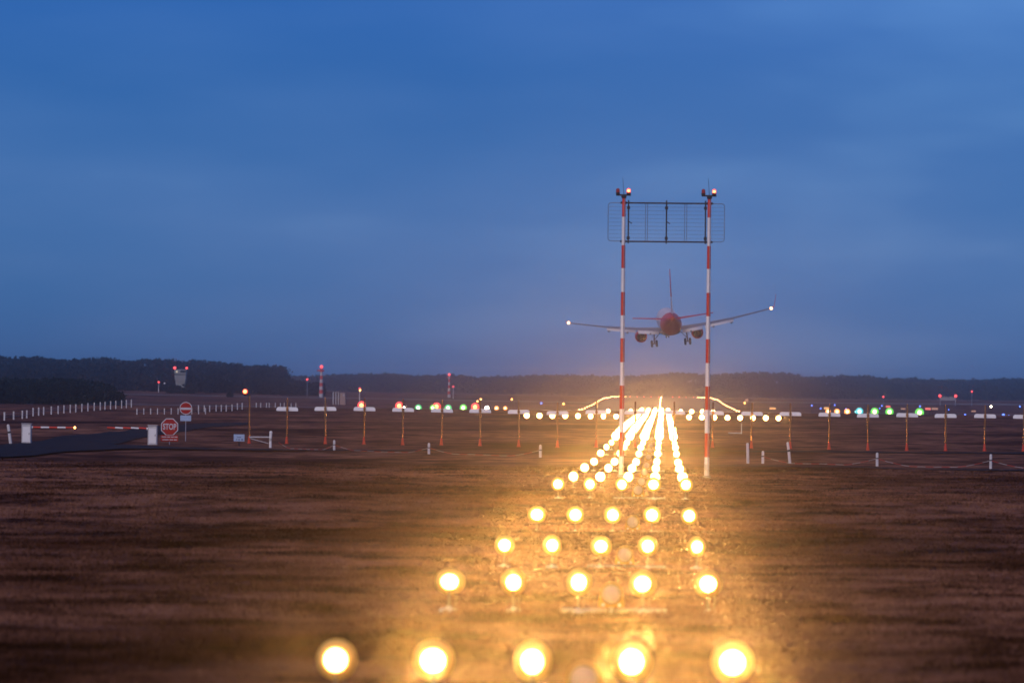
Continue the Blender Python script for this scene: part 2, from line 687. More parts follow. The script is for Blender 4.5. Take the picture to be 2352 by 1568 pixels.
BEAM = 3300.


def make_approach_light(full, lr=.105, rear=False, dish=0.):
    t = thing('approach_light', '', 'approach light')
    st = MB()
    st.tube((0, 0, 0), (0, 0, .33), .022, .018, 8)
    kid(t, st.build('stem', STEMM, t))
    h = MB()
    h.lathe_y((0, 0, .45), [(.20, .03), (.19, .06), (.10, .085), (.0, .098), (-.03, .10), (-.03, .09)], 16 if full else 10)
    if full:
        h.box((0, .06, .335), (.05, .08, .06), 0, .008)
    hs = kid(t, h.build('housing', YELLOW, t))
    if rear:  # added glowing disc facing the antenna poles, not a fitting of the lamp
        l = MB()
        l.lathe_y((0, .196, .45), [(.0, .055), (.012, .05), (.016, .02)], 14)
        kid(hs, l.build('rear_fill_disc', REAR_FILL, hs))
    if dish:  # added dish, shaped to give the lens a yellow halo
        l = MB()
        l.lathe_y((0, .0, .45), [(-.02, .07), (.0, dish * .5), (.028, dish * .72), (.062, dish * .9), (.10, dish), (.11, dish * .98), (.07, .08)], 26, None, False)
        kid(t, l.build('halo_dish', HALO_DISH, t))
    l = MB()
    l.sphere((0, -.045, .45), lr, 16 if full else 10, 9 if full else 6, 0, (1, .62, 1))
    kid(t, l.build('lens', LAMP if full else LAMPF, t))
    if full:
        b = MB()
        b.tube((0, 0, -.03), (0, 0, .025), .14, .13, 14)
        b.tube((0, 0, .02), (0, 0, .06), .05, .04, 10)
        kid(t, b.build('base_plate', CONC, t))
        c = MB()
        c.path([(.02, .02, .36), (.06, .02, .33), (.095, .02, .25), (.10, .02, .15), (.085, .02, .06), (.05, .02, .01)], .007)
        kid(t, c.build('cable', STEMM, t))
    return t


near_lamp = make_approach_light(True, .117, False, .212)
mid_lamp = make_approach_light(True, .14, True, .225)
small_lamp = make_approach_light(True, .168, True)
far_lamp = make_approach_light(False, .29)
used = {}
COLN = ['leftmost', 'second from left', 'middle', 'fourth from left', 'rightmost']
ROWY = [56.5 + 30 * k for k in range(28)]


def put_lamp(proto, x_, y_, label, group, power, z=None):
    if proto not in used:
        used[proto] = True
        o = proto
    else:
        o = copy_tree(proto)
    o.location = (x_, y_, gz(x_, y_) if z is None else z)
    o['label'] = label
    o['group'] = group
    q = random.uniform(.9, 1.1)
    o.scale = (q, q, random.uniform(.97, 1.03))
    o.rotation_euler = (0, R(random.uniform(-2, 2)), R(random.uniform(-1.6, 1.6)))
    if power:
        add_beam(o, .45, power)
    return o


rows_group = 'five-lamp rows of approach lights'
for r, ry in enumerate(ROWY):
    base = prof(ry)
    for k in range(5):
        x_ = CX + (k - 2) * 1.0
        if r < 12:
            lab = f'glaring approach lamp, {COLN[k]} of five in the {ORD[r]} row from the near edge'
            if r == 0:
                lab = f'glaring approach lamp, {COLN[k]} of five in the largest, nearest row'
        else:
            lab = f'tiny approach lamp merged into the far end of the {COLN[k]} bright column'
        p = BEAM * (56.5 / ry) ** 1.35
        put_lamp(near_lamp if r < 3 else mid_lamp if r < 5 else small_lamp if r < 11 else far_lamp, x_, ry, lab, rows_group, p, base)

# white mounting rails and unlit flasher units of the nearer rows
fl = thing('flasher_unit', '', 'flasher')
b = MB()
out = [(-.2, .08), (.2, .08), (.2, .16)] + [(.175 * math.cos(R(a)), .285 + .175 * math.sin(R(a))) for a in range(-10, 191, 15)] + [(-.2, .16)]
b.prism(out, -.10, .16)
b.lathe_y((0, -.10, .285), [(0, .165), (-.05, .172), (-.06, .166), (-.06, .142), (0, .136)], 24, None, False)
kid(fl, b.build('housing', YELLOW, fl))
l = MB()
l.lathe_y((0, -.12, .285), [(0, .14), (-.02, .125), (-.035, .09), (-.042, .045), (-.044, .01)], 24)
l.lathe_y((0, -.163, .285), [(0, .034), (-.004, .03), (-.004, .024), (0, .02)], 16, None, False)
kid(fl, l.build('lens', PINKW, fl))
l = MB()
l.lathe_y((0, -.115, .285), [(0, .166), (-.045, .163), (-.05, .15), (-.03, .136), (0, .136)], 28, None, False)
kid(fl, l.build('lens_ring', BLACK, fl))
for s in (-1, 1):
    q = MB()
    q.tube((s * .125, -.11, .115), (s * .125, -.125, .115), .022, None, 8)
    kid(fl, q.build('mounting_bolt', WHITE, fl))
q = MB()
q.tube((0, .03, -.05), (0, .03, .09), .035, None, 8)
kid(fl, q.build('stem', GALV, fl))
rail = MB()
for a, b_ in ((-.27, -.06), (.06, .45), (.57, .95), (1.05, 1.37)):
    rail.box(((a + b_) / 2, -.02, .0), (b_ - a, .12, .075), 0, .012)
railm = rail.build('mounting_rail', RAILM)
for r in range(12):
    ry = ROWY[r]
    base = prof(ry)
    f = fl if r == 0 else copy_tree(fl)
    f.location = (CX + .51, ry - .12, base)
    tag(f, f'unlit yellow flasher with a frosted lens in the {ORD[r]} lamp row from the near edge' if r else
        'largest unlit yellow flasher with a round frosted lens, at the near edge between bright lamps', 'flasher', 'unlit flashers in the lamp rows')
    o = railm if r == 0 else railm.copy()
    if r:
        COL.objects.link(o)
    o.location = (CX, ry, base + .02)
    tag(o, f'white low rail on the grass under the {ORD[r]} lamp row from the near edge', 'rail', 'white rails under the lamp rows')

# crossbar at 671 m and side lights beyond
far2 = make_approach_light(False, .30)
cb = 671.
n = 0
for s in (-1, 1):
    for k in range(8):
        x_ = CX + s * (4.35 + 1.53 * k)
        side = 'left' if s < 0 else 'right'
        put_lamp(far2, x_, cb, f'bright lamp of the wide crossbar, {ORD[k]} outwards from the centre on its {side} arm', 'crossbar lights', 1500 if k % 2 else 0, prof(cb) + .05)
for k, (X, Y) in enumerate(((173, 822), (425, 825), (985, 828), (1105, 830), (1222, 832), (1345, 832))):
    p = at(*Z(4, X, Y), 800)
    lab = ['far bright side lamp just above the crossbar, left of the left striped pole', 'far bright side lamp just above the crossbar, right of the left striped pole',
           'far bright side lamp above the crossbar, nearest right of the lamp columns', 'far bright side lamp above the crossbar, second right of the lamp columns',
           'far bright side lamp above the crossbar, just left of the right striped pole', 'far bright side lamp above the crossbar, just right of the right striped pole'][k]
    put_lamp(far2, p.x, 800, lab, 'side lights above the crossbar', 0, p.z - .45)


# ------------------------------------------------------------------ small lights on stems
CORES = {'lit_red_lens': emat('red_glare_core', (1.0, .42, .10), 5), 'lit_green_lens': emat('green_glare_core', (.55, 1.0, .5), 5),
         'lit_yellow_green_lens': emat('yellow_green_glare_core', (.85, 1.0, .35), 5), 'lit_cyan_lens': emat('cyan_glare_core', (.5, 1.0, .95), 5),
         'lit_orange_lens': emat('orange_glare_core', (1.0, .72, .32), 5)}


def small_light(name, label, cat, px, py, d, r, em, group=None, stem=True, mat=DARKM):
    p = at(px, py, d)
    gzv = gz(p.x, p.y)
    m = MB()
    z0 = max(p.z - gzv, .1)
    m.sphere((0, 0, z0), r, 12, 8)
    core = CORES.get(em.name)
    if core:
        m.sphere((0, -r * .8, z0), r * .5, 12, 8, 2, (1, .62, 1))  # pale bead imitates the burnt-out glare centre, the coloured ball its halo
    if stem:
        m.tube((0, 0, -.2), (0, 0, max(z0 - r * .6, .05)), .045, .03, 6, 1)
        m.tube((0, r * .3, z0), (0, r * 1.5, z0), r * .8, r * .5, 8, 1)
    o = m.build(name, [em, mat] + ([core] if core else []), None, (p.x, p.y, gzv))
    return tag(o, label, cat, group)


edge_m = MB()
edge_m.sphere((0, 0, .35), .2, 8, 6)
edge_m.tube((0, 0, -.2), (0, 0, .2), .05, .04, 6, 1)
edge0 = None
for s, side in ((-1, 'left'), (1, 'right')):
    y_ = 1740.
    k = 0
    while y_ < 3960:
        x_ = CX + s * 24.8
        if edge0 is None:
            o = edge0 = edge_m.build('runway_edge_light', [EDGE, DARKM])
        else:
            o = edge0.copy()
            COL.objects.link(o)
        o.location = (x_, y_, gz(x_, y_))
        tag(o, f'tiny white edge lamp merged into the curved bright line along the {side} runway edge', 'edge light', f'{side} runway edge lights')
        y_ += 60
        k += 1
cl = MB()
cl.sphere((0, 0, .22), .22, 8, 6)
cl.tube((0, 0, -.2), (0, 0, .1), .2, .2, 8, 1)
cl0 = cl.build('runway_centreline_light', [EDGE, DARKM])
y_, first = 985., True
while y_ < 3980:
    o = cl0 if first else cl0.copy()
    if not first:
        COL.objects.link(o)
    first = False
    o.location = (CX, y_, gz(CX, y_))
    tag(o, 'tiny white lamp in the merged bright streak along the middle of the runway', 'runway light', 'runway centreline lights')
    y_ += 45
for k, (X, Y) in enumerate(((420, 663), (498, 665), (573, 667), (652, 665), (737, 668), (895, 668), (970, 668), (1045, 673), (1130, 673), (1210, 677))):
    small_light('runway_end_light', f'small red lamp, {ORD[k]} from the left in the red row at the runway end', 'end light', *Z(4, X, Y), 3990, .42, E_REDS,
                'red runway end lights')

# slope indicators and threshold wing lights
PAPI = [(2, 1832, 780), (2, 2253, 787), (3, 465, 795), (3, 895, 800)]
for k, (zk, X, Y) in enumerate(PAPI):
    small_light('slope_indicator_light', f'glaring red approach slope lamp above a white antenna bar, {ORD[k]} of four from the left', 'slope light', *Z(zk, X, Y - 21), 1348, 1.0, E_RED,
                'red slope indicator lights')
G = 'threshold wing lights'
for lab, zk, X, Y, d, r, em in (
        ('small white lamp beside the second red slope lamp, behind an antenna pole', 2, 2300, 795, 990, .13, E_WHT),
        ('leftmost green threshold lamp, alone between two white antenna bars', 3, 260, 797, 980, .34, E_GRN),
        ('yellow-green threshold lamp touching the third red slope lamp on its left', 3, 422, 797, 980, .30, E_YGRN),
        ('green threshold lamp just right of the third red slope lamp', 3, 593, 800, 980, .36, E_GRN),
        ('yellow-green threshold lamp left of the fourth red slope lamp', 3, 762, 797, 980, .36, E_YGRN),
        ('pinkish white lamp right of the fourth red slope lamp', 3, 1025, 800, 980, .19, E_WHT),
        ('small orange lamp left of the crossbar, the larger of a pair', 3, 1133, 802, 980, .22, E_ORNG),
        ('small orange lamp left of the crossbar, nearer to it than its pair', 3, 1230, 802, 980, .20, E_ORNG),
        ('leftmost orange lamp in the row right of the crossbar', 5, 265, 800, 980, .26, E_ORNG),
        ('middle orange lamp in the row right of the crossbar', 5, 360, 802, 980, .28, E_ORNG),
        ('third orange lamp in the row right of the crossbar, next to the cyan one', 5, 468, 803, 980, .30, E_ORNG),
        ('small cyan lamp touching the left of the big cyan lamp', 5, 560, 803, 985, .14, E_CYAN),
        ('large cyan threshold lamp right of the orange lamps', 5, 598, 800, 980, .38, E_CYAN),
        ('large green threshold lamp next right of the cyan lamp', 5, 760, 803, 980, .40, E_YGRN),
        ('large green threshold lamp in the middle of the right green group', 5, 918, 805, 980, .40, E_YGRN),
        ('rightmost large green threshold lamp', 5, 1238, 812, 980, .44, E_YGRN)):
    small_light('threshold_light', lab, 'threshold light', *Z(zk, X, Y - 10), d, r * 1.8, em, G)
G = 'blue taxiway lights'
for k, (X, Y, r) in enumerate(((90, 727, .3), (335, 722, .25), (185, 758, .3), (455, 763, .25), (838, 730, .25), (815, 758, .22), (1243, 735, .3), (1725, 830, .34), (2133, 828, .40),
                               (2190, 838, .2), (1550, 770, .2), (2308, 737, .3))):
    lab = ['blue taxiway lamp, leftmost of the blue ones right of the runway', 'faint blue taxiway lamp left of the amber sign, high up', 'blue taxiway lamp low beside the amber sign',
           'blue taxiway lamp above the third orange lamp', 'faint blue taxiway lamp left of the red sign, upper of two', 'faint blue taxiway lamp left of the red sign, lower of two',
           'blue taxiway lamp above the rightmost green lamp', 'bright blue taxiway lamp alone between two white antenna bars', 'brightest blue taxiway lamp towards the right edge',
           'dim blue taxiway lamp just right of the brightest blue one', 'dim blue taxiway lamp right of the red and amber sign', 'blue taxiway lamp at the far right edge, high up'][k]
    small_light('taxiway_light', lab, 'taxiway light', *Z(5, X, Y), 1150 if Y > 800 else 1500, r * .7, E_BLUE, G)
small_light('taxiway_light', 'lone bluish white lamp on the field left of the runway lights', 'taxiway light', *Z(3, 1632, 735), 1500, .28, E_BLUE, G)
G = 'small amber field lights'
for lab, X, Y, em, zk in (('amber field lamp above the fourth red slope lamp, lower of two', 920, 714, E_AMB, 3), ('amber field lamp above the fourth red slope lamp, upper of two', 957, 692, E_AMB, 3),
                          ('amber field lamp alone between the slope lamps and the crossbar, high up', 1303, 692, E_AMB, 3), ('flat amber field lamp left of the curved edge lights', 1880, 742, E_AMB, 3),
                          ('white and red field lamp high on the right above the antenna bars', 2000, 737, E_WHT, 5), ('pale orange field lamp at the upper end of the right edge lights', 1698, 733, E_AMB, 4)):
    small_light('field_light', lab, 'field light', *Z(zk, X, Y), 1650, .26, em, G)


def lit_sign(label, zk, X, Y, w, h, face, d=1250):
    p = at(*Z(zk, X, Y), d)
    k = d / FPX / (ZOOM[zk][2] * 1.6531)
    W, H = w * k, h * k
    gzv = gz(p.x, p.y)
    t = thing('airfield_sign', label, 'airfield sign', (p.x, p.y, gzv), 0, 'lit airfield signs')
    zc = max(p.z - gzv, H / 2 + .1)
    m = MB()
    m.box((0, .12, zc), (W + .12, .22, H + .12), 0, .03)
    m.build('cabinet', BLACK, t)
    m = MB()
    m.box((0, -.004, zc), (W, .02, H))
    m.build('lit_face', face, t)
    for s in (-1, 1):
        m = MB()
        m.tube((s * W * .35, .12, -.2), (s * W * .35, .12, zc - H / 2), .04, None, 6)
        m.build('leg', DARKM, t)


lit_sign('amber lit sign above the leftmost orange lamp right of the crossbar', 5, 250, 755, 60, 22, S_AMB)
lit_sign('red lit sign above the middle green lamp', 5, 905, 738, 50, 22, S_RED, 1400)
lit_sign('dim amber lit sign above the right antenna bars, beside a lit pole', 5, 1065, 762, 50, 15, S_DIM)
lit_sign('red lit sign standing against the left end of an amber one', 5, 1328, 762, 58, 24, S_RED)
lit_sign('amber lit sign standing against the right end of a red one', 5, 1402, 762, 66, 22, S_DIM)
lit_sign('dim red lit sign on the far right between antenna poles', 5, 1815, 787, 50, 16, S_DIM)
lit_sign('small amber lit sign right of the upper end of the edge lights', 4, 1720, 700, 34, 22, S_DIM, 1900)
lit_sign('amber lit sign above the right end of the crossbar', 4, 2010, 795, 70, 20, S_AMB)

# ------------------------------------------------------------------ localiser antenna row
LY = 366.
t0 = thing('localizer_antenna', '', 'antenna')
m = MB()
m.tube((0, 0, .4), (0, 0, 2.95), .055, .05, 14)
m.sphere((0, 0, 2.95), .055, 10, 6)
kid(t0, m.build('pole', POLEM, t0))
m = MB()


def rbar(w, h, ch):
    pts = [(-w / 2, -h / 2), (w / 2, -h / 2)]
    pts += [(w / 2 - ch + ch * math.cos(R(a)), h / 2 - ch + ch * math.sin(R(a))) for a in range(0, 91, 18)]
    pts += [(-w / 2 + ch + ch * math.cos(R(a)), h / 2 - ch + ch * math.sin(R(a))) for a in range(90, 181, 18)]
    return pts


rg = []
for y_, w, h in ((.07, 1.40, .24), (.09, 1.43, .26), (.6, 1.2, .24), (1.4, .85, .20), (2.0, .55, .16), (2.02, .5, .12)):
    rg.append([(x_, y_, 2.28 + z_) for x_, z_ in rbar(w, h, h * .62)])
m.rings(rg)
kid(t0, m.build('radome', RADOME, t0))
m = MB()
m.box((0, -.03, 1.92), (.14, .16, .3), 0, .03)
m.box((0, 0, 2.28), (.16, .12, .16), 0, .02)
kid(t0, m.build('junction_box', POLEM, t0))
m = MB()
m.tube((0, 0, -.05), (0, 0, .48), .125, .055, 12)
m.tube((0, 0, -.08), (0, 0, .02), .15, .14, 12)
kid(t0, m.build('cone_foot', ORANGE, t0))
for k in range(20):
    o = t0 if k == 0 else copy_tree(t0)
    x_ = -24.6 + 2.53 * k
    o.location = (x_, LY, gz(x_, LY))
    o.rotation_euler = (R(random.uniform(-.6, .6)), R(random.uniform(-.7, .7)), R(random.uniform(-4, 4)))
    o.scale = (1, 1, random.uniform(.985, 1.015))
    lab = f'orange pole antenna with a white rounded crossbar, {ORD[k]} from the left in the antenna row'
    tag(o, lab, 'antenna', 'row of pole antennas with white bars')

x_ = -27.05
t = thing('monitor_pole', 'shiny orange pole with a red lamp on top, left of the antenna row', 'lamp pole', (x_, LY, gz(x_, LY)))
m = MB()
m.tube((0, 0, .4), (0, 0, 3.1), .055, .05, 14)
m.build('pole', POLEM, t)
m = MB()
m.tube((0, 0, -.05), (0, 0, .48), .125, .055, 12)
m.tube((0, 0, -.08), (0, 0, .02), .15, .14, 12)
m.build('cone_foot', ORANGE, t)
m = MB()
m.tube((-.34, 0, 3.12), (.05, 0, 3.12), .03, None, 8)
m.tube((-.3, 0, 3.12), (-.3, 0, 3.24), .09, .1, 10)
m.build('lamp_bracket', DARKM, t)
m = MB()
m.sphere((-.3, 0, 3.38), .17, 12, 8)
m.sphere((-.3, -.1, 3.38), .12, 12, 8, 1)
m.build('lens', [E_RED, CORES['lit_red_lens']], t)

# ------------------------------------------------------------------ striped twin-pole mast with the monitor antenna
GY = 240.
gx = .05
t = thing('antenna_mast', 'tall red and white striped twin-pole mast carrying a wire antenna frame', 'antenna mast', (gx, GY, gz(gx, GY) - .0))
zb = gz(gx, GY)
bounds = [0, .88, 1.9, 2.9, 3.9, 4.9, 5.92, 6.9, 7.9, 8.92, 9.9, 11.12, 12.0]
for s in (-1, 1):
    m = MB()
    rg, mi = [], []
    for i, zz in enumerate(bounds):
        rr_ = .108 - .034 * zz / 12
        ring = lambda z_, r_: [(s * 1.83 + r_ * math.cos(2 * PI * k / 18), r_ * math.sin(2 * PI * k / 18), z_) for k in range(18)]
        rg.append(ring(zz if i else -.2, rr_))
        if i:
            mi.append(0 if i % 2 else 1)
    m.rings(rg, mi)
    pole = m.build('pole', [WHITE, REDP], t)
    m = MB()
    m.box((s * 1.83, 0, -.05), (.4, .4, .12), 0, .02)
    m.tube((s * 1.83, 0, .03), (s * 1.83, 0, .09), .17, None, 14)
    m.build('footing', RAILM, t)
    m = MB()
    m.box((s * 1.83, -.15, .45), (.18, .10, .26), 0, .015)
    m.tube((s * 1.83 + .06, -.11, .0), (s * 1.83 + .06, -.11, .33), .016, None, 6)
    m.tube((s * 1.83 + .05, -.1, .58), (s * 1.83 + .03, -.06, 11.9), .013, None, 6)
    m.build('junction_box', GALV, t)
    m = MB()
    m.tube((s * 1.83 - .33, 0, 12.05), (s * 1.83 + .3, 0, 12.05), .035, None, 8)
    m.box((s * 1.83, 0, 11.98), (.22, .22, .12), 0, .02)
    m.tube((s * 1.83, 0, 12.05), (s * 1.83 - .06, 0, 12.8), .012, .006, 6)
    m.build('lamp_arm', DARKM, t)
    for q, em in ((-.26, REDLENS), (.2, E_RED)):
        m = MB()
        m.tube((s * 1.83 + q, 0, 12.06), (s * 1.83 + q, 0, 12.16), .085, .095, 12)
        base_ = m.build('obstruction_lamp', DARKM, t)
        m = MB()
        m.tube((s * 1.83 + q, 0, 12.16), (s * 1.83 + q, 0, 12.26), .085, .08, 12, 0, False)
        m.sphere((s * 1.83 + q, 0, 12.26), .082, 12, 8)
        if em is E_RED:
            m.sphere((s * 1.83 + q, -.045, 12.23), .062, 12, 8, 1)
        m.build('lens', [em, CORES['lit_red_lens']], base_)
ztop, zbot = 11.72, 10.07
for zz in (ztop, zbot):
    m = MB()
    m.tube((-1.98, .13, zz), (2.0, .13, zz), .033, None, 8)
    for s in (-1, 1):
        m.box((s * 1.83, .07, zz), (.26, .2, .1), 0, .015)
    m.build('crossbar', DARKM, t)
for x_, r_ in ((-1.63, .03), (0, .03), (1.67, .03)):
    m = MB()
    m.tube((x_, .18, zbot - .08), (x_, .18, ztop + .12), r_, None, 8)
    for zz in (ztop - .2, zbot + .15):
        m.box((x_, .16, zz), (.13, .14, .14), 0, .02)
    if x_ < 1:
        m.tube((x_ + .02, .1, 10.92), (x_ + .15, .02, 10.84), .025, .02, 6)
    m.build('dipole_mast', DARKM, t)
m = MB()
cr = .12
x0, x1, z0, z1 = -2.5, 2.48, zbot + .02, ztop + .0
loop = []
for cx_, cz_, a0 in ((x1 - cr, z1 - cr, 0), (x0 + cr, z1 - cr, 90), (x0 + cr, z0 + cr, 180), (x1 - cr, z0 + cr, 270)):
    for a in range(0, 91, 30):
        loop.append((cx_ + cr * math.cos(R(a0 + a)), .22, cz_ + cr * math.sin(R(a0 + a))))
loop.append(loop[0])
m.path(loop, .013, 6)
for x_ in (-.9, -.81, .78, .87):
    m.tube((x_, .22, zbot), (x_, .22, ztop), .011, None, 6)
for k in range(9):
    zz = zbot + .16 + k * .166
    m.tube((x0 + .03, .22, zz), (x1 - .03, .22, zz), .0055, None, 5)
m.build('reflector_frame', WIRE, t)

# ------------------------------------------------------------------ aircraft
ac = thing('airliner', 'red and white twin-engine airliner landing with its wheels down, seen from behind', 'airliner')
NR = 28
prof_f = [(18.9, -.5, .06, .06), (18.3, -.42, .6, .58), (17.2, -.25, 1.1, 1.12), (15.4, -.05, 1.6, 1.68), (13.2, 0, 1.86, 1.98), (6, 0, 1.88, 2.0), (0, 0, 1.88, 2.0), (-6.8, 0, 1.88, 2.0),
          (-9, .08, 1.84, 1.93), (-11, .28, 1.7, 1.74), (-13, .55, 1.46, 1.5), (-15, .86, 1.14, 1.2), (-17, 1.18, .78, .86), (-19, 1.48, .4, .48), (-20.1, 1.62, .14, .2)]
m = MB()
m.rings([[(rx * math.cos(2 * PI * k / NR), y_, zc + rz_ * math.sin(2 * PI * k / NR)) for k in range(NR)] for y_, zc, rx, rz_ in prof_f],
        [0] * 7 + [1] * 7)
m.build('fuselage', [AWHITE, ARED], ac)


def foil(le, te, th, n=10):
    """closed section between a leading- and a trailing-edge point"""
    le, te = Vector(le), Vector(te)
    up, lo = [], []
    for i in range(n + 1):
        t_ = (1 - math.cos(PI * i / n)) / 2
        h_ = th * 2.6 * (.2969 * math.sqrt(t_) - .126 * t_ - .3516 * t_ ** 2 + .2843 * t_ ** 3 - .1036 * t_ ** 4) * 2
        p = le.lerp(te, t_)
        up.append(p + Vector((0, 0, h_ * .6)))
        lo.append(p - Vector((0, 0, h_ * .4)))
    return up + lo[-2:0:-1]


def wz(x_):
    return -1.25 + .098 * (x_ - 1.9) + .0040 * (x_ - 1.9) ** 2


for s in (-1, 1):
    side = 'left' if s < 0 else 'right'
    m = MB()
    st = [(.6, 5.2, -3.2, 1.0), (1.9, 4.5, -3.1, .95), (5.9, 2.4, -2.7, .62), (11.4, -.2, -3.6, .36), (18.0, -3.3, -5.0, .2)]
    m.rings([foil((s * x_, le, wz(x_)), (s * x_, te, wz(x_) - .08), th) for x_, le, te, th in st])
    wing = m.build('wing', AGREY, ac)
    for xa, xb in ((2.1, 5.7), (6.1, 11.2)):
        m = MB()
        ring = []
        for x_ in (xa, xb):
            te = -3.05 if x_ < 5.8 else -2.75 - (x_ - 5.9) * .165
            if abs(x_ - 6.1) < .01:
                te = -2.8
            c = 1.7 if x_ < 6 else 1.45 - (x_ - 6) * .05
            ring.append(foil((s * x_, te + .35, wz(x_) - .12), (s * x_, te - c * .62, wz(x_) - .14 - c * .28), .16, 8))
        m.rings(ring)
        m.build('flap', AWHITE, wing)
    for x_ in (3.6, 7.6, 10.8):
        m = MB()
        m.lathe_y((s * x_, -2.6, wz(x_) - .62), [(2.2, .05), (1.4, .2), (0, .26), (-1.4, .2), (-2.6, .04)], 10)
        m.build('flap_fairing', AGREY, wing)
    m = MB()
    m.rings([foil((s * 18.0, -3.3, wz(18.0)), (s * 18.0, -5.0, wz(18.0) - .05), .2), foil((s * 18.4, -3.9, wz(18.0) + .35), (s * 18.4, -5.3, wz(18.0) + .3), .14),
             foil((s * 18.85, -5.1, wz(18.0) + 2.5), (s * 18.85, -5.9, wz(18.0) + 2.45), .08)])
    m.build('winglet', ARED, wing)
    m = MB()
    m.sphere((s * 17.85, -5.15, wz(18.0) + .02), .26, 12, 8)
    m.build('tip_light', E_WTIP, wing)
    # engine
    e = MB()
    ex, ez = s * 5.0, -2.45
    e.lathe_y((ex, 0, ez), [(6.6, .78), (6.75, .95), (6.5, 1.06), (5.2, 1.10), (3.6, 1.02), (2.55, .86), (2.55, .80), (4.0, .74)], 24, None, False)
    eng = e.build('engine', ARED, ac)
    e = MB()
    e.lathe_y((ex, 0, ez), [(4.5, .78), (3.2, .6), (1.9, .40), (1.9, .34), (3.0, .34)], 20)
    e.lathe_y((ex, 0, ez), [(2.6, .26), (1.9, .2), (1.1, .03)], 14)
    e.build('exhaust_nozzle', ADARK, eng)
    e = MB()
    e.box((ex, 2.6, ez + 1.2), (.3, 3.6, .9), 0, .1)
    e.build('pylon', AGREY, eng)
    # main gear
    gx_ = s * 2.95
    e = MB()
    e.tube((gx_ * .96, -1.4, -1.1), (gx_, -1.4, -3.5), .15, .11, 10)
    e.tube((gx_ - .5, -1.4, -3.55), (gx_ + .5, -1.4, -3.55), .09, None, 8)
    e.tube((gx_, -1.4, -3.0), (gx_ * .55, -1.0, -1.5), .07, None, 8)
    e.box((gx_ + s * .28, -1.4, -1.9), (.05, .7, 1.1), 0, .02)
    gear = e.build('main_gear', ADARK, ac)
    for q in (-.42, .42):
        e = MB()
        n_ = 18
        rg = []
        for xo, r_ in ((-.2, .40), (-.17, .52), (-.08, .57), (.08, .57), (.17, .52), (.2, .40)):
            rg.append([(gx_ + q + xo, -1.4 + r_ * 1.08 * math.cos(2 * PI * k / n_), -3.55 + r_ * 1.08 * math.sin(2 * PI * k / n_)) for k in range(n_)])
        e.rings(rg)
        e.build('wheel', RUBBER, gear)
    # tailplane
    m = MB()
    m.rings([foil((s * .5, -14.9, 1.35), (s * .5, -18.9, 1.3), .46), foil((s * 7.0, -18.6, 2.05), (s * 7.0, -20.2, 2.02), .22)])
    m.build('tailplane', ARED, ac)
m = MB()
fz = [(1.5, -11.2, -18.7, .5), (2.3, -13.0, -19.1, .46), (5.3, -15.4, -19.8, .36), (10.1, -18.8, -21.2, .18)]
secs = []
for zz, le, te, th in fz:
    sec = foil((0, le, 0), (0, te, 0), th)
    secs.append([(p.z * 1.1, p.y, zz) for p in sec])
m.rings(secs, [1, 0, 1])
m.build('fin', [AWHITE, ARED], ac)
m = MB()
m.tube((0, 14.3, -1.8), (0, 14.3, -3.15), .1, .08, 8)
m.tube((-.3, 14.3, -3.2), (.3, 14.3, -3.2), .06, None, 8)
ng = m.build('nose_gear', ADARK, ac)
for q in (-.22, .22):
    e = MB()
    e.rings([[(q + xo, 14.3 + r_ * math.cos(2 * PI * k / 16), -3.2 + r_ * math.sin(2 * PI * k / 16)) for k in range(16)]
             for xo, r_ in ((-.1, .25), (-.06, .34), (.06, .34), (.1, .25))])
    e.build('wheel', RUBBER, ng)
m = MB()
m.sphere((0, 14.0, -2.25), .12, 8, 6)  # added glowing bead standing in for approach-light reflections under the belly
m.build('belly_glint', E_AMB, ng)
m = MB()
m.rings([[(rx * math.cos(2 * PI * k / 16), y_, -1.55 + rz_ * math.sin(2 * PI * k / 16)) for k in range(16)]
         for y_, rx, rz_ in ((5.8, .5, .2), (4.0, 1.7, .68), (0, 1.95, .78), (-3, 1.8, .7), (-5.6, .5, .2))])
m.build('belly_fairing', AGREY, ac)
p = at(1540.5, 745, 990)
ac.rotation_mode = 'QUATERNION'
mat = Matrix.Rotation(R(2.2), 3, 'Z') @ Matrix.Rotation(R(3.4), 3, 'X') @ Matrix.Rotation(R(-4.7), 3, 'Y')
ac.rotation_quaternion = mat.to_quaternion()
ac.location = p + Vector((-.25, 0, .42))


# ------------------------------------------------------------------ barrier gate, signs, posts on the left
def barrier(px, py, label, flip):
    p = hit(px, py)
    t = thing('barrier_gate', label, 'barrier', p, 0, 'pair of road barrier gates')
    W, H = .60, 1.22
    m = MB()
    m.box((0, 0, H / 2 - .1), (W, .5, H + .2), 0, .04)
    m.box((0, 0, H + .02), (W + .06, .56, .05), 0, .02)
    m.build('cabinet', OFFW, t)
    m = MB()
    m.box((.01, -.252, H * .47), (W * .78, .02, H * .78), 0, .008)
    dr = m.build('door', WHITE, t)
    m = MB()
    m.box((W * .3, -.27, H * .5), (.03, .03, .12), 0, .006)
    m.build('handle', DARKM, dr)
    sgn = 1 if not flip else -1
    L_ = 2.6 if not flip else 2.55
    m = MB()
    nb = 5
    for k in range(nb):
        a, b_ = W / 2 + .08 + L_ * k / nb, W / 2 + .08 + L_ * (k + 1) / nb
        m.tube((sgn * a, -.05, 1.02 if not flip else 1.04), (sgn * b_, -.05, 1.02 if not flip else 1.07), .06, None, 10, k % 2)
    m.tube((sgn * (W / 2 - .1), -.05, 1.02), (sgn * (W / 2 + .1), -.05, 1.02), .08, None, 10, 1)
    arm = m.build('boom_arm', [REDP, WHITE], t)
    if not flip:
        m = MB()
        m.sphere((W / 2 + L_ + .14, -.07, 1.03), .075, 10, 7)
        m.build('tip_lamp', E_AMB, arm)
    return t


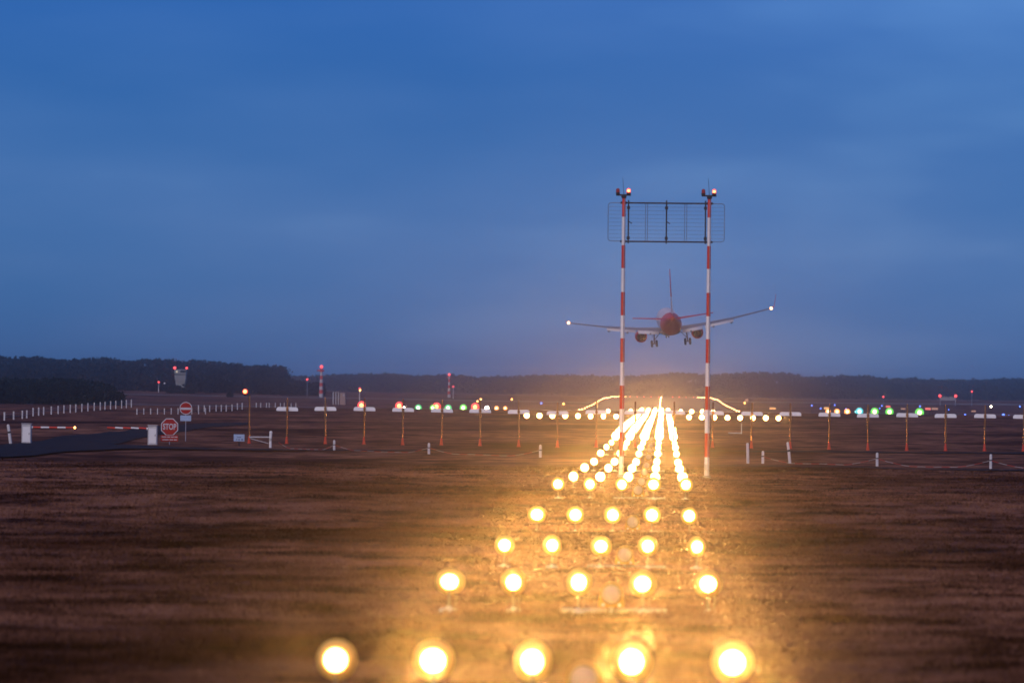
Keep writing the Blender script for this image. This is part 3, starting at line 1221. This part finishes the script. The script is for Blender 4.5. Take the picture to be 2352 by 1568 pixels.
barrier(61, 1018, 'white barrier cabinet with a striped boom and a small lit lamp at its tip', False)
barrier(350.5, 1021, 'white barrier cabinet with a striped boom, beside the octagonal sign', True)


def textmesh(body, size, parent, name, mat, loc, ext=.006, bold=0.012):
    cu = bpy.data.curves.new(name, 'FONT')
    cu.body = body
    cu.size = size
    cu.align_x, cu.align_y = 'CENTER', 'CENTER'
    cu.extrude = ext
    cu.offset = bold
    ob = bpy.data.objects.new(name, cu)
    COL.objects.link(ob)
    dg = bpy.context.evaluated_depsgraph_get()
    me = bpy.data.meshes.new_from_object(ob.evaluated_get(dg))
    bpy.data.objects.remove(ob)
    o = bpy.data.objects.new(name, me)
    me.materials.clear()
    me.materials.append(mat)
    COL.objects.link(o)
    o.parent = parent
    o.rotation_euler = (R(90), 0, 0)
    o.location = loc
    return o


p = hit(389, 1021)
k_ = FPX / p.y
t = thing('stop_sign', 'red octagonal STOP sign with a small red plate below it', 'road sign', p)
zc = (1021 - 980) / k_
r8 = 39.5 / k_ / 2
m = MB()
m.tube((0, .06, -.2), (0, .06, zc), .035, None, 10)
m.build('post', GALV, t)
ap = r8 / math.cos(PI / 8)
octo = lambda q: [(q * ap * math.cos(PI / 8 + PI / 4 * k), zc + q * ap * math.sin(PI / 8 + PI / 4 * k)) for k in range(8)]
m = MB()
m.prism(octo(1), -.0, .02, 0)
m.prism(octo(.9), -.006, .0, 1)
pl = m.build('sign_plate', [SIGNW, SIGNR], t)
tx = textmesh('STOP', .50, pl, 'lettering', SIGNW, (0, -.011, zc))
d_ = tx.dimensions
tx.scale = (.80 * 2 * r8 / max(d_.x, .01) * .98, .355 * 2 * r8 / max(d_.y, .01), 1)
m = MB()
zp = (1021 - 1006) / k_
w2 = r8 * 1.02
m.box((0, .01, zp), (2 * w2, .02, 14.5 / k_), 0, .004)
z1_, z2_ = zp + 3 / k_, zp - 3.4 / k_
for zz, seg in ((z1_, ((-.9, -.35), (-.28, .1), (.18, .5), (.58, .92))), (z2_, ((-.82, -.1), (.02, .42), (.5, .86)))):
    for a, b_ in seg:
        m.box(((a + b_) / 2 * w2, -.003, zz), ((b_ - a) * w2, .008, 2.1 / k_), 1)
m.build('notice_plate', [SIGNR, SIGNW], t)

p = hit(426, 1013)
k_ = FPX / p.y
t = thing('no_entry_sign', 'round red no entry sign with a white bar on a thin post', 'road sign', p)
m = MB()
zc = (1013 - 937) / k_
m.tube((0, .05, -.2), (0, .05, zc + .3), .03, None, 10)
m.build('post', GALV, t)
rr_ = 14.5 / k_
circ = lambda q: [(q * rr_ * math.cos(2 * PI * k / 28), zc + q * rr_ * math.sin(2 * PI * k / 28)) for k in range(28)]
m = MB()
m.prism(circ(1), 0, .02, 0)
m.prism(circ(.88), -.006, 0, 1)
m.box((0, -.009, zc - .03), (rr_ * 1.68, .006, rr_ * .34), 0)
m.build('sign_plate', [SIGNW, SIGNR], t)
m = MB()
m.box((0, .01, (1013 - 960) / k_), (25 / k_, .02, 13 / k_), 0, .004)
m.build('notice_plate', SIGNB, t)

p = hit(549, 1024)
k_ = FPX / p.y
t = thing('notice_board', 'small pale blue notice board on a dark post beside the red-lamp pole', 'notice board', p)
m = MB()
zb_ = (1024 - 1005) / k_
m.box((0, 0, zb_), (25 / k_, .03, 16 / k_), 0, .01)
bd = m.build('board', SIGNB, t)
m = MB()
for a, zz, w, h in ((.0, 1.2, 9, 1.4), (-5.5, -4, 2.2, 2.4), (.2, -4.2, 4, 2.2), (7, -4, 4.4, 2.6)):
    m.box((a / k_, -.018, zb_ + zz / k_), (w / k_, .006, h / k_))
m.build('text_blocks', TEXTB, bd)
m = MB()
m.tube((0, .03, -.2), (0, .03, zb_ - .1), .04, None, 8)
m.build('post', DARKM, t)

# swing gate between pole and tall post
p = hit(621, 1028)
k_ = FPX / p.y
t = thing('swing_gate', 'tall white post with a pale horizontal gate rail reaching to the left', 'gate', p)
m = MB()
H = (1028 - 991) / k_
m.tube((0, 0, -.2), (0, 0, H * .42), .085, .08, 10, 0)
m.tube((0, 0, H * .42), (0, 0, H * .60), .082, None, 10, 1)
m.tube((0, 0, H * .60), (.02, 0, H * .93), .09, .085, 10, 0)
m.sphere((.02, 0, H * .95), .10, 10, 6, 0)
m.build('post', [WHITE, CONC], t)
m = MB()
m.tube((-1.32, 0, (1028 - 1004) / k_), (-.09, 0, (1028 - 1003.5) / k_), .045, None, 8)
m.tube((-1.25, 0, (1028 - 1007) / k_), (-.12, 0, (1028 - 1018) / k_), .022, None, 8)
m.build('rail', OFFW, t)


def marker(px, py, top, label, lean=0., band=True, r=.075, group='white marker posts with black bands'):
    p = hit(px, py)
    k_ = FPX / p.y
    H = (py - top) / k_
    t = thing('marker_post', label, 'marker post', p, 0, group)
    m = MB()
    f0, f1 = .56, .66
    X = lambda q: lean * H * q
    m.tube((X(0), 0, -.15), (X(f0), 0, H * f0), r, r * .96, 10, 0)
    m.tube((X(f0), 0, H * f0), (X(f1), 0, H * f1), r * .98, None, 10, 1 if band else 0)
    m.tube((X(f1), 0, H * f1), (X(1), 0, H * .97), r * .96, r * .94, 10, 0)
    m.sphere((X(1), 0, H * .97), r * .93, 10, 6, 0)
    m.build('post_body', [POSTW, BLACK], t)
    return p, H


posts = {}
posts['a'] = marker(767.5, 1035, 1012, 'short white post with a black band, below the second and third antenna poles')
posts['b'] = marker(985, 1042.5, 1018.5, 'short white post below the fourth and fifth antenna poles')
posts['c'] = marker(1241, 1050, 1022.5, 'short white post standing left of the lamp columns')
posts['d'] = marker(1752, 1064, 1037, 'short white post between a bent and a leaning tall post')
posts['e'] = marker(2014.5, 1070, 1041, 'short white post in the middle of the right chain fence')
posts['f'] = marker(2275.5, 1076, 1044.5, 'short white post at the right end of the chain')
marker(1718, 1064, 1018, 'tall white post just right of the striped mast', -.03, False)
marker(1815, 1064, 1016, 'tall white post leaning to the left, right of the striped mast', -.13, True)
marker(25, 1018, 976, 'leaning white post with a black band at the left edge beside the barrier', -.16, True, .1)

# plastic chains between the marker posts
def chain(a, b_, label, sag=.45, posb=None):
    pa, ha = posts[a]
    pb, hb = posts[b_] if posb is None else posb
    A = pa + Vector((0, -.02, ha * .6))
    B = pb + Vector((0, -.02, hb * .6))
    m = MB()
    N_ = 28
    pts = []
    for i in range(N_ + 1):
        t_ = i / N_
        q = A.lerp(B, t_)
        q.z = max(q.z - 4 * sag * t_ * (1 - t_), gz(q.x, q.y) + .05)
        pts.append(q)
    for i in range(N_):
        m.tube(pts[i], pts[i + 1], .0105, None, 6, (i // 2) % 2, False)
    tag(m.build('plastic_chain', [REDP, OFFW]), label, 'chain', 'red and white chains between marker posts')


chain('a', 'b', 'sagging red and white chain left of the second short post from the left')
chain('b', 'c', 'sagging red and white chain ending at the post beside the lamp columns')
chain('d', 'e', 'sagging red and white chain starting between the two tall posts')
chain('e', 'f', 'sagging red and white chain between the two rightmost short posts')
pe = hit(2540, 1081)
chain('f', None, 'red and white chain running out of the right edge of the picture', .45, (pe, .8))
pe = hit(640, 1032)
posts['g'] = (pe, .7)
chain('g', 'a', 'red and white chain lying low left of the leftmost short post', .5)

# white pipe frame near the right of the mast
p = hit(1703, 996)
k_ = FPX / p.y
m = MB()
m.path([(0, 0, -.1), (0, 0, 24 / k_)], .04, 8)
m.path([(0, 0, .06), (-.5 * 30 / k_, 0, .06), (-30 / k_, 0, .06)], .05, 8)
tag(m.build('pipe_stand', OFFW, None, p), 'white L-shaped pipe standing on the grass right of the mast', 'pipe')

# ------------------------------------------------------------------ post fences on the left field
def fence(label, pts, ptop, rail=True, r=.075):
    P = [hit(*q) for q in pts]
    o0 = P[0]
    t = thing('post_fence', label, 'fence', o0, 0, 'white post fences across the field')
    tops = []
    for q, p in zip(pts, P):
        m = MB()
        h_ = ptop * p.y / FPX
        m.box((0, 0, h_ / 2 - .1), (r * 2, r * 2, h_ + .2), 0, .02)
        m.box((0, 0, h_ + .02), (r * 2.4, r * 2.4, .06), 0, .015)
        m.build('post', POSTW, t, p - o0)
        tops.append(p - o0 + Vector((0, 0, h_)))
    if rail:
        m = MB()
        for a, b_ in zip(tops, tops[1:]):
            for f in (.25, .6):
                m.tube(a - Vector((0, 0, f * ptop * o0.y / FPX)), b_ - Vector((0, 0, f * ptop * o0.y / FPX)), .018, None, 5)
        m.build('wire_rail', WIRE, t)


xs1 = [15, 50, 83, 100, 124, 145, 164, 193, 219, 241, 265, 286, 309, 332, 356, 379, 397, 418, 438, 460, 478, 497]
fence('row of thick white fence posts behind the barrier on the left', [Z(1, a + 5, 930 - .03 * a * 2.9 - (20 if i > 3 else 0) + (0 if i < 8 else .0)) for i, a in
      enumerate([v * 2.94 for v in xs1])], 17.5)
xs2 = list(range(520, 800, 26))
fence('fainter middle stretch of the white post fence behind the no entry sign', [Z(1, a * 2.94, 862 - .02 * (a - 520)) for a in xs2], 13, True, .06)
fence('thin far stretch of the white post fence reaching towards the red-lamp pole', [Z(2, X, Y) for X, Y in
      ((10, 830), (75, 833), (135, 832), (207, 828), (265, 828), (320, 828), (385, 822), (445, 808), (498, 804))], 14, True, .07)
fence('short pale posts of a fence right of the red-lamp pole', [Z(2, X, 782 + .006 * (X - 560)) for X in (655, 705, 770, 800, 868, 925, 968, 1045, 1098)], 10, False, .06)

# ------------------------------------------------------------------ far airfield objects
def red_lamp_mast(label, zk, X, Y, base, d, r=.5, white=False):
    p = at(*Z(zk, X, Y), d)
    q = at(*Z(zk, X, base), d)
    g0 = gz(p.x, p.y)
    zb_ = min(q.z, g0)
    t = thing('obstruction_light', label, 'obstruction light', (p.x, d, g0), 0, 'far red obstruction lights')
    m = MB()
    h_ = p.z - g0
    m.tube((0, 0, -.3), (0, 0, max(h_ - r * .5, .3)), .16, .1, 8)
    m.build('pole', [WHITE if white else GALV], t)
    m = MB()
    m.sphere((0, -.05, h_), r * .75, 10, 7)
    m.build('lens', E_REDS, t)
    return t


red_lamp_mast('small red lamp on a white stub post left of the far tower', 1, 1772, 500, 600, 2350, .55, True)
red_lamp_mast('red lamp on a thin pole just left of the left striped far mast', 2, 1225, 470, 655, 2300, .6)
red_lamp_mast('red lamp above a white one on a pole right of the pink box', 2, 1810, 572, 660, 1900, .45, True)
small_light('field_light', 'white lamp just under the red lamp right of the pink box', 'field light', *Z(2, 1815, 592), 1895, .32, E_AMB, 'small amber field lights')
red_lamp_mast('red lamp on a short pole beside the second striped far mast', 3, 650, 550, 600, 2300, .5, True)
red_lamp_mast('lone red lamp before the forest on the right', 5, 853, 635, 655, 2300, .55)
red_lamp_mast('red lamp on a thin pole at the far right before the forest', 5, 1797, 578, 650, 2300, .5)
small_light('field_light', 'tiny white lamp between the red stub lamp and the far tower', 'field light', *Z(1, 1838, 515), 2350, .4, pmat('pale_globe', (.8, .8, .8), .4), 'small amber field lights')


def striped_mast(label, zk, X, top, bottom, d, n, r):
    a, b_ = at(*Z(zk, X, top), d), at(*Z(zk, X, bottom), d)
    t = thing('striped_mast', label, 'mast', (b_.x, d, gz(b_.x, d)), 0, 'far striped masts')
    h_ = a.z - gz(b_.x, d)
    m = MB()
    for k in range(n):
        m.tube((0, 0, h_ * k / n - (.3 if k == 0 else 0)), (0, 0, h_ * (k + 1) / n), r * (1.25 - .6 * k / n), r * (1.25 - .6 * (k + 1) / n), 12, k % 2)
    m.tube((-r * 2.4, 0, h_ * .93), (r * 1.5, 0, h_ * .93), r * .4, None, 6, 1)
    m.build('lattice_pole', [OFFW, REDP], t)
    m = MB()
    m.sphere((0, 0, h_ + r), r * .9, 10, 7)
    m.build('lens', E_REDS, t)


striped_mast('red and white striped far mast rising above the woods on the left', 2, 1380, 350, 655, 2250, 8, .75)
striped_mast('shorter striped far mast before the middle of the forest', 3, 603, 432, 600, 2400, 7, .6)

# far tower
d = 2330.
p = at(*Z(1, 2016, 520), d)
k = .88 * d / FPX / (2.94 * 1.6531)
g0 = gz(p.x, d)
t = thing('control_tower', 'small pale tower with a flared body and two red lamps before the left wood', 'tower', (p.x, d, min(g0, p.z)))
base = p.z - min(g0, p.z)


def sq(w, z, dd=None):
    dd = dd or w
    return [(-w / 2, -dd / 2, z), (w / 2, -dd / 2, z), (w / 2, dd / 2, z), (-w / 2, dd / 2, z)]


m = MB()
m.rings([sq(112 * k, -1), sq(114 * k, base), sq(134 * k, base + 50 * k), sq(144 * k, base + 100 * k), sq(144 * k, base + 112 * k)], None, True, False)
m.build('shaft', TOWERW, t)
m = MB()
m.rings([sq(146 * k, base + 112 * k), sq(146 * k, base + 124 * k)], None, True, False)  # black band between shaft and cabin
m.build('dark_gap', BLACK, t)
m = MB()
m.rings([sq(150 * k, base + 124 * k), sq(150 * k, base + 172 * k)], None, True, False)
cab = m.build('cabin', TOWERW, t)
m = MB()
m.box((36 * k, -75 * k - .03, base + 158 * k), (70 * k, .1, 30 * k))
m.build('window', GLASSD, cab)
m = MB()
m.box((-44 * k, -75 * k - .03, base + 155 * k), (20 * k, .1, 20 * k))
m.build('window', E_WIN, cab)
m = MB()
m.rings([sq(158 * k, base + 172 * k), sq(150 * k, base + 182 * k)], None, True, False)
m.build('roof', TOWERW, t)
for s, r_ in ((-1, .62), (1, .5)):
    m = MB()
    m.tube((s * 76 * k, 0, base + 178 * k), (s * 76 * k, 0, base + 196 * k), .15, None, 8)
    lp = m.build('obstruction_lamp', GALV, t)
    m = MB()
    m.sphere((s * 76 * k, -.1, base + 202 * k), r_, 10, 7)
    m.build('lens', E_REDS, lp)

# three white tanks and a pale pink hut
for i, X in enumerate((1515, 1545, 1573)):
    p = at(*Z(2, X, 660), 1900)
    g0 = gz(p.x, 1900)
    k = 1900 / FPX / (2.94 * 1.6531)
    m = MB()
    m.box((0, 0, 23 * k + (p.z - g0) / 2), (11 * k, .8, 46 * k + abs(p.z - g0)), 0, .05)
    m.box((0, 0, 47 * k + (p.z - g0)), (13 * k, .9, .2), 0, .03)
    tag(m.build('equipment_cabinet', OFFW, None, (p.x, 1900, g0)), f'narrow white cabinet beside the pale pink hut, {["leftmost", "middle", "rightmost"][i]} of three', 'cabinet', 'white cabinets by the pink hut')
p = at(*Z(2, 1622, 660), 1900)
g0 = gz(p.x, 1900)
t = thing('equipment_hut', 'low pale pink hut right of three white cabinets', 'hut', (p.x, 1900, g0))
m = MB()
m.box((0, 0, 17 * k + (p.z - g0) / 2), (60 * k, 3, 34 * k + abs(p.z - g0)), 0, .05)
m.build('wall', PINKB, t)
m = MB()
m.box((0, 0, 36 * k + (p.z - g0)), (64 * k, 3.3, .3), 0, .05)
m.build('roof', PINKB, t)
m = MB()
m.box((12 * k, -1.53, 14 * k + (p.z - g0)), (14 * k, .06, 24 * k))
m.build('door', OFFW, t)

# opposite antenna array far right
p = at(*Z(5, 1540, 675), 2300)
k = 2300 / FPX / (2.8067 * 1.6531)
g0 = gz(p.x, 2300)
dz = p.z - g0
t = thing('antenna_array', 'pale slatted antenna array with a red lamp at each end before the forest', 'antenna array', (p.x, 2300, g0))
m = MB()
for i in range(13):
    m.box(((-78 + 13 * i) * k, 0, dz + 20 * k), (7 * k, .3, 36 * k))
m.box((0, .2, dz + 34 * k), (168 * k, .2, 3 * k))
m.box((0, .2, dz + 12 * k), (168 * k, .2, 3 * k))
m.build('panel', OFFW, t)
for s in (-1, 1):
    m = MB()
    m.tube((s * 82 * k, 0, -.3), (s * 82 * k, 0, dz + 46 * k), .2, None, 8)
    lp = m.build('leg', GALV, t)
    m = MB()
    m.sphere((s * 84 * k, 0, dz + 50 * k), .62, 10, 7)
    m.build('lens', E_REDS, lp)


# ------------------------------------------------------------------ woods
def wood(name, label, trees, twig, qs, per, mat, kind='stuff', cat=None, low=.03):
    """trees = (x, y, height, crown radius); many small leaf clumps and tapered trunks in one mesh"""
    quads, mids = [], []
    for x_, y_, h_, rc in trees:
        z0 = gz(x_, y_)
        n_ = per
        # several lobes make an uneven crown
        lobes = [(rng.uniform(-.5, .5) * rc, rng.uniform(-.5, .5) * rc, h_ * rng.uniform(low + .12, .86), rc * rng.uniform(.45, .8)) for _ in range(6)] + [(0, 0, h_ * .88, rc * .4)]
        li = rng.integers(0, len(lobes), n_)
        lb = np.array(lobes)[li]
        dr = rng.normal(size=(n_, 3))
        dr /= np.linalg.norm(dr, axis=1)[:, None]
        rad = rng.uniform(.25, 1, n_) ** .6
        c = np.stack([x_ + lb[:, 0] + dr[:, 0] * lb[:, 3] * rad, y_ + lb[:, 1] + dr[:, 1] * lb[:, 3] * rad, z0 + lb[:, 2] + dr[:, 2] * lb[:, 3] * rad * .9], 1)
        c[:, 2] = np.clip(c[:, 2], z0 + h_ * low * .3, z0 + h_ * 1.02)
        nu = n_ // 4
        c[:nu, 2] = z0 + rng.uniform(0, .32, nu) * h_
        u = rng.normal(size=(n_, 3))
        u /= np.linalg.norm(u, axis=1)[:, None]
        v = np.cross(u, rng.normal(size=(n_, 3)))
        v /= np.linalg.norm(v, axis=1)[:, None]
        s1 = (qs * rng.uniform(.5, 1.3, n_))[:, None]
        s2 = (qs * rng.uniform(.3, .8, n_))[:, None]
        quads.append(np.stack([c - u * s1, c + v * s2, c + u * s1, c - v * s2], 1).reshape(-1, 3))
        mids += [0] * n_
        tr = max(.12, h_ * .018)
        for a in range(4):
            a0, a1 = PI / 2 * a, PI / 2 * (a + 1)
            quads.append(np.array([(x_ + tr * math.cos(a0), y_ + tr * math.sin(a0), z0 - .3), (x_ + tr * math.cos(a1), y_ + tr * math.sin(a1), z0 - .3),
                                   (x_ + tr * .25 * math.cos(a1), y_ + tr * .25 * math.sin(a1), z0 + h_ * .8), (x_ + tr * .25 * math.cos(a0), y_ + tr * .25 * math.sin(a0), z0 + h_ * .8)]))
            mids.append(1)
    o = npmesh(name, np.concatenate(quads), 4, None, [mat, BARK], mids)
    tag(o, label, cat, None, kind)
    return o


def skyline(pts, px):
    xs_, ys_ = zip(*pts)
    return float(np.interp(px, xs_, ys_))


FAR = [(560, 858), (660, 862), (700, 863), (790, 857), (905, 855), (960, 862), (1040, 858), (1100, 865), (1200, 861), (1260, 857), (1380, 862), (1440, 861), (1500, 857), (1560, 852), (1600, 854), (1640, 858),
       (1700, 852), (1760, 849), (1830, 855), (1850, 863), (1930, 858), (1990, 860), (2050, 867), (2100, 865), (2150, 869), (2250, 871), (2300, 866), (2352, 865), (2500, 862)]
trees = []
for row in range(4):
    d0 = 4230 + row * 45
    px_ = 540.
    while px_ < 2480:
        dd = d0 + random.uniform(-18, 18)
        top = skyline(FAR, px_) + (random.uniform(-1.5, 4.5) if row > 0 else random.uniform(3, 12))
        p = at(px_, top, dd)
        h_ = max(p.z - gz(p.x, dd), 8)
        trees.append((p.x, dd, h_, random.uniform(3.2, 4.8)))
        px_ += random.uniform(7, 12)
wood('far_forest', 'long hazy forest along the horizon behind the runway', trees, None, 1.25, 150, TWIG)
LEFT = [(-80, 808), (0, 812), (30, 818), (70, 813), (110, 818), (160, 823), (200, 817), (245, 818), (290, 824), (330, 821), (380, 820), (420, 823), (480, 825), (540, 830), (590, 835), (640, 836), (652, 838), (662, 866), (675, 880)]
trees = []
for row in range(4):
    d0 = 2420 + row * 30
    px_ = -80.
    while px_ < 668:
        dd = d0 + random.uniform(-12, 12)
        top = skyline(LEFT, px_) + (random.uniform(-1.5, 5) if row > 0 else random.uniform(5, 18))
        p = at(px_, top, dd)
        h_ = max(p.z - gz(p.x, dd), 5)
        trees.append((p.x, dd, h_, random.uniform(2.4, 3.6)))
        px_ += random.uniform(8, 14)
px_ = 560.
while px_ < 745:
    p = at(px_, 882 - 10 * math.sin((px_ - 560) / 185 * PI) + random.uniform(-2, 3), 2350)
    trees.append((p.x, 2350 + random.uniform(-10, 10), max(p.z - gz(p.x, 2350), 3), 2.6))
    px_ += 7
wood('left_wood', 'tall dark wood behind the far tower on the left', trees, None, .85, 170, TWIG)
HEDGE = [(-60, 862), (0, 862), (60, 868), (130, 864), (190, 868), (230, 874), (255, 884), (270, 896), (278, 910)]
trees = []
for row in range(3):
    px_ = -60.
    while px_ < 276:
        dd = 1330 + row * 12 + random.uniform(-4, 4)
        p = at(px_, skyline(HEDGE, px_) + (random.uniform(-1, 4) if row else random.uniform(4, 20)), dd)
        trees.append((p.x, dd, max(p.z - gz(p.x, dd), 1.0), random.uniform(1.4, 2.0)))
        px_ += random.uniform(6, 10)
wood('thicket', 'darkest dense thicket nearer on the left, behind the post fence', trees, None, .38, 260, EVER, 'stuff', None, .02)
p = hit(530, 912)
bt = [(p.x + random.uniform(-1.0, 1.0), p.y + random.uniform(-.8, .8), random.uniform(1.4, 2.2) , random.uniform(.7, 1.1)) for _ in range(6)]
wood('bush', 'single round dark bush left of the red-lamp pole', bt, None, .22, 160, EVER, None, 'bush', .02)

bt = []
for i in range(9):
    q = at(388 + i * 6.5, 884, 2312)
    bt.append((q.x, 2312 + random.uniform(-3, 3), max(q.z - gz(q.x, 2312) + random.uniform(-.6, .5), 1.5), random.uniform(1.3, 1.8)))
wood('bush', 'wide dark bush hiding the foot of the far tower', bt, None, .45, 200, EVER, None, 'bush', .02)

# ------------------------------------------------------------------ air
hz = MB()
hz.box((0, 3200, 12.6), (5600, 6900, 40.0))
hazem = bpy.data.materials.new('dusk_haze')
hazem.use_nodes = True
hazem.cycles.volume_sampling = 'EQUIANGULAR'
hazem.cycles.homogeneous_volume = True
nt = hazem.node_tree
nt.nodes.clear()
om = nt.nodes.new('ShaderNodeOutputMaterial')
pv = nt.nodes.new('ShaderNodeVolumePrincipled')
pv.inputs['Color'].default_value = (.92, .94, 1.0, 1)
pv.inputs['Density'].default_value = 1.6e-4
pv.inputs['Anisotropy'].default_value = .989
nt.links.new(pv.outputs[0], om.inputs['Volume'])
ho = hz.build('haze', hazem)
tag(ho, 'thin dusk haze hanging over the whole airfield', None, None, 'stuff')

# ------------------------------------------------------------------ sky and light
SUN_EL, SUN_AZ = R(38), R(200)       # azimuth measured from +y towards +x: behind the camera
w = bpy.data.worlds.new('World')
sc.world = w
w.use_nodes = True
nt = w.node_tree
N, L = nt.nodes, nt.links
bg = N['Background']
sky = N.new('ShaderNodeTexSky')
sky.sky_type = 'NISHITA'
sky.sun_disc = False
sky.sun_elevation = SUN_EL
sky.sun_rotation = SUN_AZ
sky.air_density, sky.dust_density, sky.ozone_density = 1.0, 1.0, 1.0
tc = N.new('ShaderNodeTexCoord')


def cl(scale, loc, det):
    mp = N.new('ShaderNodeMapping')
    mp.inputs['Scale'].default_value = scale
    mp.inputs['Location'].default_value = loc
    L.new(tc.outputs['Generated'], mp.inputs['Vector'])
    n_ = N.new('ShaderNodeTexNoise')
    n_.inputs['Scale'].default_value = 1
    n_.inputs['Detail'].default_value = det
    n_.inputs['Roughness'].default_value = .45
    L.new(mp.outputs[0], n_.inputs['Vector'])
    return n_.outputs['Fac']


a1 = cl((6, 6, 22), (4.9, 1.3, 2.6), 2)
a2 = cl((20, 20, 80), (.4, 3, 5.1), 3)
ad = N.new('ShaderNodeMath')
ad.operation = 'MULTIPLY_ADD'
ad.inputs[1].default_value = .5
L.new(a2, ad.inputs[0])
L.new(a1, ad.inputs[2])
sx = N.new('ShaderNodeSeparateXYZ')
L.new(tc.outputs['Generated'], sx.inputs[0])
ae = N.new('ShaderNodeMath')
ae.operation = 'MULTIPLY_ADD'
ae.use_clamp = True
ae.inputs[1].default_value = 1.0
L.new(sx.outputs[0], ae.inputs[0])
L.new(ad.outputs[0], ae.inputs[2])
rp = N.new('ShaderNodeValToRGB')
e = rp.color_ramp.elements
e[0].position, e[0].color = .52, (1.0, 1.0, .98, 1)
e[1].position, e[1].color = 1.0, (2.7, 1.65, 1.25, 1)
q = e.new(.76)
q.color = (1.5, 1.16, 1.05, 1)
L.new(ae.outputs[0], rp.inputs[0])
m1 = N.new('ShaderNodeMix')
m1.data_type, m1.blend_type = 'RGBA', 'MULTIPLY'
m1.inputs[0].default_value = 1
m1.inputs[7].default_value = (.110, .40, 1.36, 1)
L.new(sky.outputs[0], m1.inputs[6])
m2 = N.new('ShaderNodeMix')
m2.data_type, m2.blend_type = 'RGBA', 'MULTIPLY'
m2.inputs[0].default_value = 1
L.new(m1.outputs[2], m2.inputs[6])
L.new(rp.outputs[0], m2.inputs[7])
mr = N.new('ShaderNodeMapRange')
mr.inputs[1].default_value, mr.inputs[2].default_value = -.005, .06
mr.interpolation_type = 'SMOOTHSTEP'
L.new(sx.outputs[2], mr.inputs[0])
hm = N.new('ShaderNodeMix')
hm.data_type = 'RGBA'
hm.inputs[6].default_value = (2.1, 1.55, 1.50, 1)
hm.inputs[7].default_value = (1, 1, 1, 1)
L.new(mr.outputs[0], hm.inputs[0])
m3 = N.new('ShaderNodeMix')
m3.data_type, m3.blend_type = 'RGBA', 'MULTIPLY'
m3.inputs[0].default_value = 1
L.new(m2.outputs[2], m3.inputs[6])
L.new(hm.outputs[2], m3.inputs[7])
L.new(m3.outputs[2], bg.inputs['Color'])
bg.inputs['Strength'].default_value = .05

sd = bpy.data.lights.new('sun', 'SUN')
sd.energy = 1.7
sd.angle = R(40)
sd.color = (1.0, .79, .59)
so = bpy.data.objects.new('sun', sd)
COL.objects.link(so)
dirv = Vector((math.sin(SUN_AZ) * math.cos(SUN_EL), math.cos(SUN_AZ) * math.cos(SUN_EL), math.sin(SUN_EL)))
so.rotation_euler = dirv.to_track_quat('Z', 'Y').to_euler()

# ------------------------------------------------------------------ render settings
sc.view_settings.view_transform = 'Standard'
sc.view_settings.look = 'None'
sc.view_settings.exposure = 0
sc.view_settings.gamma = 1
sc.render.engine = 'CYCLES'
cy = sc.cycles
cy.use_denoising = True
cy.use_adaptive_sampling = False
cy.max_bounces = 4
cy.diffuse_bounces = 1
cy.glossy_bounces = 2
cy.transmission_bounces = 2
cy.transparent_max_bounces = 4
cy.volume_bounces = 3
cy.sample_clamp_indirect = 4
cy.caustics_reflective = False
cy.caustics_refractive = False
cy.use_light_tree = True
cy.filter_width = 1.6
